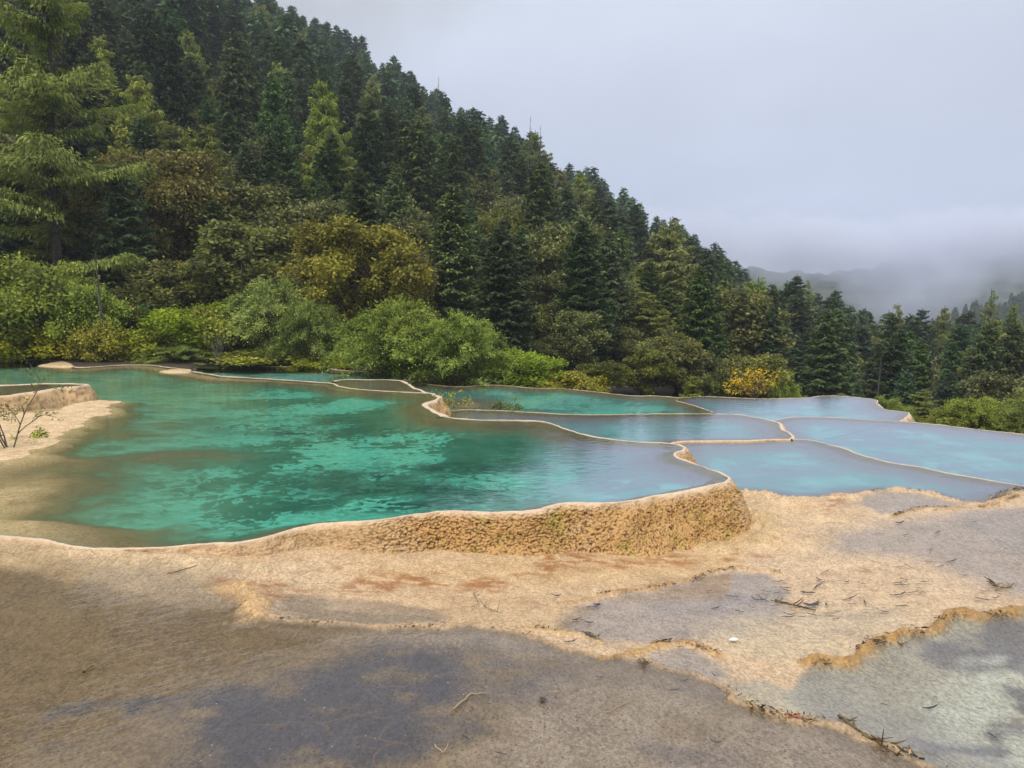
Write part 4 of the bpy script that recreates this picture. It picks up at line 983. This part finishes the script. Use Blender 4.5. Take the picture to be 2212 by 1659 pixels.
for i, (x, y) in enumerate(cand):
    z = hz(x, y); c = 512 + F*x/y; u = g.random()
    h = float(np.clip(g.normal(11.2, 1.8), 7.5, 15)) * (1.0 if y > 60 else .85)
    ridge = y > .93*np.interp(c, colx, rdep)
    hm = (skyv(c) + g.uniform(-.022, .010))*y + CAMZ - z
    if y < .9*np.interp(c, colx, rdep): hm -= .01*y
    if 400 < c < 790: h *= .62 if y < 58 else (.8 if y < 80 else 1)
    elif c <= 400 and y < 50: h *= .85
    if hm < 4.0: continue
    h = min(h, hm); near_ = y < 75
    if u < (.24 if near_ else .11) and not ridge:
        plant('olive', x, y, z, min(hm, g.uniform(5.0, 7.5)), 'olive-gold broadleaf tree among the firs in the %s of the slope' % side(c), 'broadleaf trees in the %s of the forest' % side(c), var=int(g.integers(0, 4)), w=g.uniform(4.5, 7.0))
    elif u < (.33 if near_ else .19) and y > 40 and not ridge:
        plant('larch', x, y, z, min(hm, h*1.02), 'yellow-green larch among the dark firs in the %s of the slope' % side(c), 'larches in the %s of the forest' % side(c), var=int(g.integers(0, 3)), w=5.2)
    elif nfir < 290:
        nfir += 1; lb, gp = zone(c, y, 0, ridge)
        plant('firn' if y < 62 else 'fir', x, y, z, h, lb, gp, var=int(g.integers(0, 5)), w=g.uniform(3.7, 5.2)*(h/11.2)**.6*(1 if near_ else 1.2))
    else: rest.append((x, y, z, h))
print('forest trees', len(cand), 'firs', nfir, 'rest', len(rest))
# above the frame the forest goes on up the slope (it is mirrored in the water)
NR0 = len(rest)
while len(rest) < 10**6:
    c = g.uniform(-300, 330); y = g.uniform(60, 250); x = (c-512)/F*y; z = hz(x, y)
    if .37 < (z-CAMZ)/y < .75: rest.append((x, y, z, g.uniform(9, 13)))
    if len(rest) % 50 == 0 and g.random() < .002: break
    if len(rest) > NR0 + 260: break
A, B_ = conifer(900, 12, 2.7, 2600, .85, 'fir', cone=.7)
V, Fq, T = [], [], []; o_ = 0
for (x, y, z, h) in rest:
    a = g.random()*6.28; s = h/12; ca, sa = math.cos(a), math.sin(a)
    v = A[0]*[s*1.05, s*1.05, s]; v = np.stack([v[:, 0]*ca - v[:, 1]*sa + x, v[:, 0]*sa + v[:, 1]*ca + y, v[:, 2] + z], 1)
    V.append(v.astype(np.float32)); Fq.append(A[1] + o_); o_ += len(v); T.append(A[2] + g.uniform(-.15, .15))
tag(link('forest', make_mesh('forest', np.vstack(V), np.vstack(Fq), M_FIR, False, {'tint': np.concatenate(T)})), kind='stuff')

# ------------------------------------------------------------------ far mountain, far ridge, mist
my = 620.; mc = 260; mrw = 60
U = np.linspace(-.35, 1.15, mc); T_ = np.linspace(0, 1, mrw)
UU, TT = np.meshgrid(U, T_); MX = UU*(480 + 260*TT); MY = 480 + 260*TT
ht = 34 + 7*np.sin(UU*9+1) + 20*(UU-.5)
MZ = -45 + (ht + 45)*TT**.9 + (fbm(MX.ravel()*.02, MY.ravel()*.02, seed=51).reshape(MX.shape)-.5)*60*TT*(1-TT*.5) + (fbm(MX.ravel()*.12, MY.ravel()*.12, seed=52).reshape(MX.shape)-.5)*9
b = NB('mountain_slope'); p = b.pos()
M_MOUNT = b.surf(b.n('BsdfPrincipled', {'Base Color': b.mix(b.rng(b.noise(p, .035, 6, .7), .40, .60), (.014, .026, .018), (.07, .085, .045)), 'Roughness': 1.0, 'Specular IOR Level': 0.0}).outputs[0])
tag(link('mountain', make_mesh('mountain', np.stack([MX, MY, MZ], -1).reshape(-1, 3), grid_faces(mrw, mc), M_MOUNT, True)), kind='structure')
def fog_box(name, lo, hi, dens_fn, color=(.86, .89, .99), step=6.0):
    lo = np.array(lo, float); hi = np.array(hi, float); cc = (lo+hi)/2; hs = (hi-lo)/2
    v = [(sx, sy, sz) for sx in (-1, 1) for sy in (-1, 1) for sz in (-1, 1)]
    f = [(0,1,3,2), (4,6,7,5), (0,4,5,1), (2,3,7,6), (0,2,6,4), (1,5,7,3)]
    b = NB(name); vol = b.n('VolumePrincipled', {'Color': tuple(color)+(1,), 'Anisotropy': 0.0})
    dv = dens_fn(b); 
    if isinstance(dv, float): vol.inputs['Density'].default_value = dv
    else: b.t.links.new(dv, vol.inputs['Density'])
    b.t.links.new(vol.outputs[0], b.out.inputs['Volume'])
    try: b.m.cycles.homogeneous_volume = isinstance(dv, float); b.m.cycles.volume_step_rate = 1.0
    except Exception: pass
    me = make_mesh(name, np.array(v)*hs, [list(q) for q in f], b.m)
    o = link(name, me, None, tuple(cc)); return tag(o, kind='stuff')
def bank(cx_, cy_, cz_, rx, ry, rz_, dens, ns, pw=2.0):
    def fn(b):
        oc = b.n('TexCoord').outputs['Object']
        sp = b.n('SeparateXYZ', {0: oc})
        q = b.math('ADD', b.math('POWER', b.math('DIVIDE', sp.outputs[0], rx), 2.0), b.math('POWER', b.math('DIVIDE', sp.outputs[1], ry), 2.0))
        q = b.math('ADD', q, b.math('POWER', b.math('ABSOLUTE', b.math('DIVIDE', sp.outputs[2], rz_)), pw))
        n = b.noise(oc, ns, 4, .6)
        d = b.math('SUBTRACT', b.math('ADD', b.math('SUBTRACT', 1.0, q), b.math('MULTIPLY', n, 3.0)), 1.75)
        return b.math('MULTIPLY', b.rng(d, 0, .9), dens)
    return fn, (cx_-rx, cy_-ry, cz_-rz_), (cx_+rx, cy_+ry, cz_+rz_)
if HAZE:
    fog_box('haze', (-500, -60, -47), (900, 780, 190), lambda b: .00055, (.82, .87, 1.0))
    fn, lo, hi = bank(-50, 222, 96, 60, 34, 34, .04, .03); fog_box('fog_bank', lo, hi, fn, (1.0, 1.0, 1.0))
    fn, lo, hi = bank(230, 440, 30, 320, 40, 25, .07, .016, 2.0); fog_box('fog_bank', lo, hi, fn)
    fn, lo, hi = bank(215, 420, 5, 46, 30, 26, .05, .03); fog_box('fog_bank', lo, hi, fn)

# wooded ridge far off on the right
g = np.random.default_rng(9); V, Fq, T = [], [], []; o_ = 0
for i in range(230):
    c = g.uniform(925, 1150); y = g.uniform(285, 335); x = (c-512)/F*y; h = g.uniform(8, 13)
    zt = CAMZ + y*float(np.interp(c, [925, 960, 1024, 1150], [-.030, -.008, .006, .02])) - (335-y)*.35 + g.uniform(-1.5, 1.5)
    a = g.random()*6.28; s_ = h/12; ca, sa = math.cos(a), math.sin(a); A_ = A
    v = A_[0][::1]*[s_*.8, s_*.8, s_]; v = np.stack([v[:, 0]*ca - v[:, 1]*sa + x, v[:, 0]*sa + v[:, 1]*ca + y, v[:, 2] + zt - h], 1)
    V.append(v.astype(np.float32)); Fq.append(A_[1] + o_); o_ += len(v); T.append(A_[2]-.1)
tag(link('far_forest', make_mesh('far_forest', np.vstack(V), np.vstack(Fq), M_FIR, False, {'tint': np.concatenate(T)})), kind='stuff')
cu = np.linspace(900, 1200, 60); yy = np.linspace(280, 420, 20); CC, YY = np.meshgrid(cu, yy); XX = (CC-512)/F*YY
ZZ = CAMZ + YY*np.interp(CC, [900, 925, 960, 1024, 1150, 1200], [-.08, -.040, -.020, -.008, .006, .006]) - 9 - np.abs(YY-330)*.35
tag(link('far_ridge', make_mesh('far_ridge', np.stack([XX, YY, ZZ], -1).reshape(-1, 3), grid_faces(20, 60), M_EARTH, True)), kind='structure')

# ------------------------------------------------------------------ small plants in the water, fallen leaves, twigs, leaf litter
def gpt(px, py, dz=0.0):
    z = -.3
    for _ in range(6):
        q = np.array([world_xy(px, py, z)]); z = float(G(q)[0])
    return float(q[0, 0]), float(q[0, 1]), z + dz
def sapling(seed, h, w, nst, nl, size, mat, name, label, loc, leafname='leaves'):
    g = np.random.default_rng(seed); paths = []; tips = []
    def grow(p, d, l, r, dep):
        pts = [p]
        for i in range(5):
            d = d + g.normal(0, .13, 3); d /= np.linalg.norm(d); pts.append(pts[-1] + d*l/5)
        paths.append((np.array(pts), np.linspace(r, r*.5, 6)))
        if dep <= 1: tips.extend(pts[2:])
        if dep > 0:
            for j in range(int(g.integers(2, 5))):
                q = pts[int(g.integers(2, 6))]; dd = d*.8 + g.normal(0, .55, 3)*[w/h+.4, w/h+.4, .6]; grow(q, dd/np.linalg.norm(dd), l*g.uniform(.4, .7), r*.55, dep-1)
    for i in range(nst):
        a = g.random()*6.28; d = np.array([math.cos(a)*w/h*.6, math.sin(a)*w/h*.6, 1.]); grow(np.array([math.cos(a)*.03, math.sin(a)*.03, -.08]), d/np.linalg.norm(d), h*.55, .016 if h > 1 else .009, 3)
    tips = np.array(tips); i = g.integers(0, len(tips), nl); c = tips[i] + g.normal(0, .035, (nl, 3))
    V, Fq, T = cards(c, g.normal(0, 1, (nl, 3)), g.normal(0, .6, (nl, 3)) + [0, 0, .8], size*g.uniform(.6, 1.3, nl), size*.42*g.uniform(.8, 1.1, nl), g.uniform(.1, .9, nl))
    e_ = bpy.data.objects.new(name, None); C.objects.link(e_); e_.location = loc
    tv, tf = tubes(paths, 4)
    link(leafname, make_mesh(leafname, V, Fq, mat, False, {'tint': T}), e_); link('stems', make_mesh('stems', tv, tf, M_TWIG, True), e_)
    return tag(e_, label, 'sapling' if nst < 4 else 'shrub')
x, y = world_xy(967, 886, -.44); sapling(31, .95, .75, 3, 420, .075, M_YGREEN, 'sapling', 'sparse yellow-leaved sapling in the water beside the orange rim wall', (x, y, -.5))
x, y = world_xy(1103, 886, -.44); sapling(32, .62, 1.5, 6, 420, .065, M_OLIVE, 'water_shrub', 'low twiggy shrub with yellow-green leaves standing in the turquoise pool', (x, y, -.48))
x, y = world_xy(22, 972, 0.0); sapling(33, 1.45, 1.2, 4, 620, .055, M_OLIVE, 'sapling', 'thin sapling with few green leaves on the travertine bank at the left edge', (x, y, .02))
x, y = world_xy(60, 948, 0.0); sapling(34, .42, 1.3, 4, 260, .07, M_GREEN, 'low_sapling', 'knee-high leafy twigs at the foot of the thin sapling on the left bank', (x, y, .03))

def mat_flat(name, c1, c2, rough=.45):
    b = NB(name); r = b.n('ObjectInfo').outputs['Random']
    return b.surf(b.n('BsdfPrincipled', {'Base Color': b.mix(r, c1, c2), 'Roughness': rough, 'Specular IOR Level': .5}).outputs[0])
M_DLEAF = mat_flat('wet_dark_leaf', (.018, .016, .022), (.09, .055, .035)); M_TAN = mat_flat('tan_leaf', (.20, .12, .05), (.34, .22, .09))
M_RED = mat_flat('red_leaf', (.36, .08, .03), (.36, .08, .03)); M_GLEAF = mat_flat('fresh_leaf', (.05, .16, .04), (.05, .16, .04)); M_WHITE = mat_flat('white_stone', (.70, .70, .68), (.70, .70, .68))
def leaf_mesh(name, l_, w_, curl, mat, n=8, seed=0):
    g = np.random.default_rng(seed); V = []
    for i in range(n+1):
        t = i/n; s_ = math.sin(math.pi*min(1, t*.94+.03))**.8*w_*.5; x = (t-.5)*l_; zc = curl*(4*(t-.5)**2)*l_ + .004
        by = .12*l_*math.sin(t*3+seed)
        for k in (-1, 0, 1): V.append((x, by + k*s_, zc + (abs(k)*.22*s_) + g.normal(0, .0015)))
    V = np.array(V); return make_mesh(name, V, grid_faces(n+1, 3), mat, True)
LM = [leaf_mesh('leaf', .105, .020, .10, M_DLEAF, seed=1), leaf_mesh('leaf', .085, .024, .18, M_DLEAF, seed=2), leaf_mesh('leaf', .075, .014, .05, M_DLEAF, seed=3), leaf_mesh('leaf', .06, .026, .22, M_TAN, seed=4), leaf_mesh('leaf', .125, .018, .08, M_DLEAF, seed=5)]
g = np.random.default_rng(5)
def put_leaf(m, px, py, label, group=None, s=1.0, rz=None, cat='leaf', name='fallen_leaf', dz=.018):
    o = link(name, m, None, gpt(px, py, dz), g.random()*6.28 if rz is None else rz); o.scale = (s, s, s)
    o.rotation_euler[0] = g.normal(0, .12); o.rotation_euler[1] = g.normal(0, .12)
    return tag(o, label, cat, group)
zones = [((1640, 1235, 1800, 1300), 9, 'dark wet leaf on the travertine between the two curved ledges', 'leaves between the curved ledges'),
         ((1680, 1255, 2010, 1345), 38, 'dark wet leaf strewn on the cream flat left of the long debris ledge', 'leaves strewn left of the long debris ledge'),
         ((1930, 1190, 2200, 1300), 16, 'dark leaf scattered on the pale flat above the long debris ledge', 'leaves above the long debris ledge'),
         ((1520, 1255, 1680, 1330), 11, 'dark leaf on the lilac film inside the curved ledge', 'leaves inside the curved ledge'),
         ((1200, 1290, 1330, 1400), 7, 'small dark leaf near the left end of the curved ledge', 'leaves at the left end of the curved ledge'),
         ((1900, 1095, 2140, 1170), 9, 'tiny dark leaf near the blue pool shore', 'leaves near the blue pool shore'),
         ((1450, 1380, 1620, 1520), 8, 'dark leaf caught in the corner above the near ledge', 'leaves above the near ledge'),
         ((1000, 1450, 1750, 1640), 10, 'small dark leaf sunk in the near sheet of water', 'leaves in the near sheet of water'),
         ((1800, 1430, 2180, 1600), 7, 'small dark leaf on the bed of the pale pool at the lower right', 'leaves in the lower right pool')]
for (x0, y0, x1, y1), n_, lb, gp in zones:
    for i in range(n_):
        put_leaf(LM[int(g.choice([0, 1, 2, 4, 4, 3], p=[.25, .2, .2, .15, .1, .1]))], g.uniform(x0, x1), g.uniform(y0, y1), lb, gp, g.uniform(.9, 1.7)*(.5 if y1 > 1500 else .85), g.normal(-.15, .45))
put_leaf(leaf_mesh('leaf', .11, .045, .1, M_RED, seed=8), 1712, 1556, 'orange-red leaf lying on the near ledge', s=1.0, rz=.1)
put_leaf(leaf_mesh('leaf', .075, .035, .06, M_GLEAF, seed=9), 1338, 1279, 'fresh green leaf caught on the curved ledge', rz=0)
put_leaf(leaf_mesh('leaf', .12, .018, .03, M_DLEAF, seed=10), 2008, 1535, 'dark red-brown leaf floating alone over the lower right pool', rz=-.05, dz=.03)
put_leaf(leaf_mesh('leaf', .16, .05, .12, M_DLEAF, seed=11), 1750, 1312, 'large curled dark leaf at the centre of the strewn leaves', rz=-.3)
put_leaf(leaf_mesh('leaf', .14, .05, .12, M_TAN, seed=12), 1793, 1332, 'curled brown leaf just below the large dark one', rz=-.3)
put_leaf(leaf_mesh('leaf', .13, .035, .1, M_TAN, seed=13), 1870, 1236, 'tan leaf standing out on the pale flat', rz=-.2)
put_leaf(leaf_mesh('leaf', .07, .05, .2, M_DLEAF, seed=14), 1289, 1312, 'round dark leaf with a curled rim below the curved ledge', rz=.4)
put_leaf(leaf_mesh('leaf', .075, .035, .15, M_DLEAF, seed=15), 1271, 1350, 'oval grey-black leaf on the lilac film', rz=.2)
put_leaf(leaf_mesh('leaf', .10, .05, .05, M_DLEAF, seed=16), 1169, 1517, 'oval dark leaf under the near sheet of water', rz=1.5)
put_leaf(leaf_mesh('stone', .10, .06, .02, M_WHITE, seed=17), 1585, 1387, 'flat white flake on the cream flat', cat='stone', name='white_flake', rz=.2)
# twigs
def twig(pxs, r, label, mat=None, name='twig', cat='twig', lift=.015, side=0):
    gg = np.random.default_rng(len(label)); p0 = np.array([gpt(a, b_, lift) for a, b_ in pxs]); org = p0[0].copy()
    p = p0 - org; q, _ = resample(p, .02); q[:, :2] += gg.normal(0, .0025, (len(q), 2)); q[:, 2] += np.abs(gg.normal(0, .004, len(q)))
    paths = [(q, np.linspace(r, r*.5, len(q)))]
    for k in range(side):
        i = int(gg.integers(1, len(q)-1)); d = gg.normal(0, 1, 3)*[1, 1, .3]; d[2] = abs(d[2]); d /= np.linalg.norm(d); l_ = gg.uniform(.04, .14)
        paths.append((np.array([q[i], q[i]+d*l_*.5, q[i]+d*l_+[0, 0, .01]]), np.array([r*.6, r*.5, r*.25])))
    tv, tf = tubes(paths, 5); o = link(name, make_mesh(name, tv, tf, mat or M_TWIG, True), None, tuple(org)); return tag(o, label, cat)
M_PALE = mat_plain('pale_twig', (.30, .22, .12), (.45, .34, .2)); M_BLACK = mat_plain('wet_wood', (.03, .022, .015), (.22, .15, .07), 22)
twig([(980,1538),(1014,1505),(1058,1502)], .007, 'pale bent twig lying in the near sheet of water', M_PALE)
twig([(940,1615),(958,1632),(968,1612)], .004, 'thin V-shaped twig at the bottom of the picture', M_PALE)
twig([(1311,1545),(1372,1512)], .004, 'thin straight twig right of the oval dark leaf', M_PALE, side=1)
twig([(1022,1282),(1034,1308),(1016,1316)], .004, 'thin brown twig with side shoots on the cream flat', side=3)
twig([(1046,1312),(1056,1320),(1085,1328)], .004, 'small prickly twig right of the brown twig', side=5)
twig([(362,1244),(412,1230),(450,1216)], .005, 'thin dark stick lying below the left end of the raised rim', M_BLACK, side=2)
twig([(180,1458),(200,1442)], .008, 'short black stick in the brown water on the left', M_BLACK)
twig([(2138,1256),(2158,1272),(2185,1272)], .010, 'tangled dark twig above the long debris ledge', M_BLACK, side=9)
twig([(2150,1278),(2165,1268),(2200,1262)], .006, 'yellowish sprig tangled over the dark twig', M_PALE, side=8)
twig([(1675,1300),(1720,1312),(1762,1322)], .012, 'dark soaked stick ending at the large curled leaf', M_BLACK, side=4)
twig([(1812,1552),(1850,1580),(1880,1600),(1930,1616),(1995,1648)], .012, 'dark broken branch lying along the near ledge at the lower right', M_BLACK, name='branch', cat='branch', side=9)
twig([(1862,1592),(1900,1612),(1940,1640)], .008, 'shorter dark branch crossing the long broken branch', M_BLACK, name='branch', cat='branch', side=8)
twig([(1745,1438),(1790,1432),(1800,1428)], .012, 'dark root at the left tip of the long debris ledge', M_BLACK, name='root', cat='root', side=4)
twig([(1400,1432),(1388,1440),(1378,1436)], .005, 'small spiky twig above the near ledge', M_BLACK, side=7)
twig([(1930,1378),(1938,1392),(1950,1400)], .009, 'dark twig poking down from the long debris ledge', M_BLACK, side=3)
# litter packed along the ledges : small crumbs, needles and leaf scraps
def litter(lines):
    V, Fq, T, o_ = [], [], [], 0
    gg = np.random.default_rng(77)
    for w, n_, wd, up in lines:
        q, s = resample(w, .02); i = gg.integers(0, len(q), n_); m = fbm(q[i, 0]*3, q[i, 1]*3, seed=61) > (.50 if up < .012 else .40) - .25*(wd > .04); i = i[m]; k = len(i)
        c2 = q[i] + gg.normal(0, wd, (k, 2)); z = G(c2) + np.abs(gg.normal(0, up, k)) + .02
        c = np.c_[c2, z]; d = np.c_[gg.normal(0, 1, (k, 2)) + [.8, 0], gg.normal(0, .25, k)]
        ln = gg.uniform(.010, .042, k)*np.where(gg.random(k) < .12, 1.8, 1)
        v, fq, t = cards(c, d, gg.normal(0, .5, (k, 3)) + [0, 0, 1], ln, ln*gg.uniform(.15, .45, k), gg.random(k))
        V.append(v); Fq.append(fq + o_); T.append(t); o_ += len(v)
    return np.vstack(V), np.vstack(Fq), np.concatenate(T)
b = NB('leaf_litter'); rp = b.n('ValToRGB', {0: b.attr('tint')}); rp.color_ramp.elements[0].color = (.015, .012, .01, 1); rp.color_ramp.elements[1].color = (.50, .32, .11, 1)
e = rp.color_ramp.elements.new(.5); e.color = (.07, .045, .02, 1); e = rp.color_ramp.elements.new(.7); e.color = (.33, .19, .06, 1)
M_LITTER = b.surf(b.n('BsdfPrincipled', {'Base Color': rp.outputs[0], 'Roughness': .6}).outputs[0])
shore_r = W([(2140,1088),(2155,1085),(2180,1071),(2212,1067),(2258,1064)], Z6)
v, fq, t = litter([(wL2, 2300, .035, .02), (wL3, 800, .02, .006), (wL5[:], 550, .02, .006), (wL6, 600, .02, .008), (wL1[-34:], 800, .035, .012), (wL1[:-34], 380, .03, .004), (wL4, 80, .015, .004), (shore_r, 1100, .05, .03), (s6c[10:-6], 260, .02, .01)])
tag(link('leaf_litter', make_mesh('leaf_litter', v, fq, M_LITTER, False, {'tint': t})), kind='stuff')
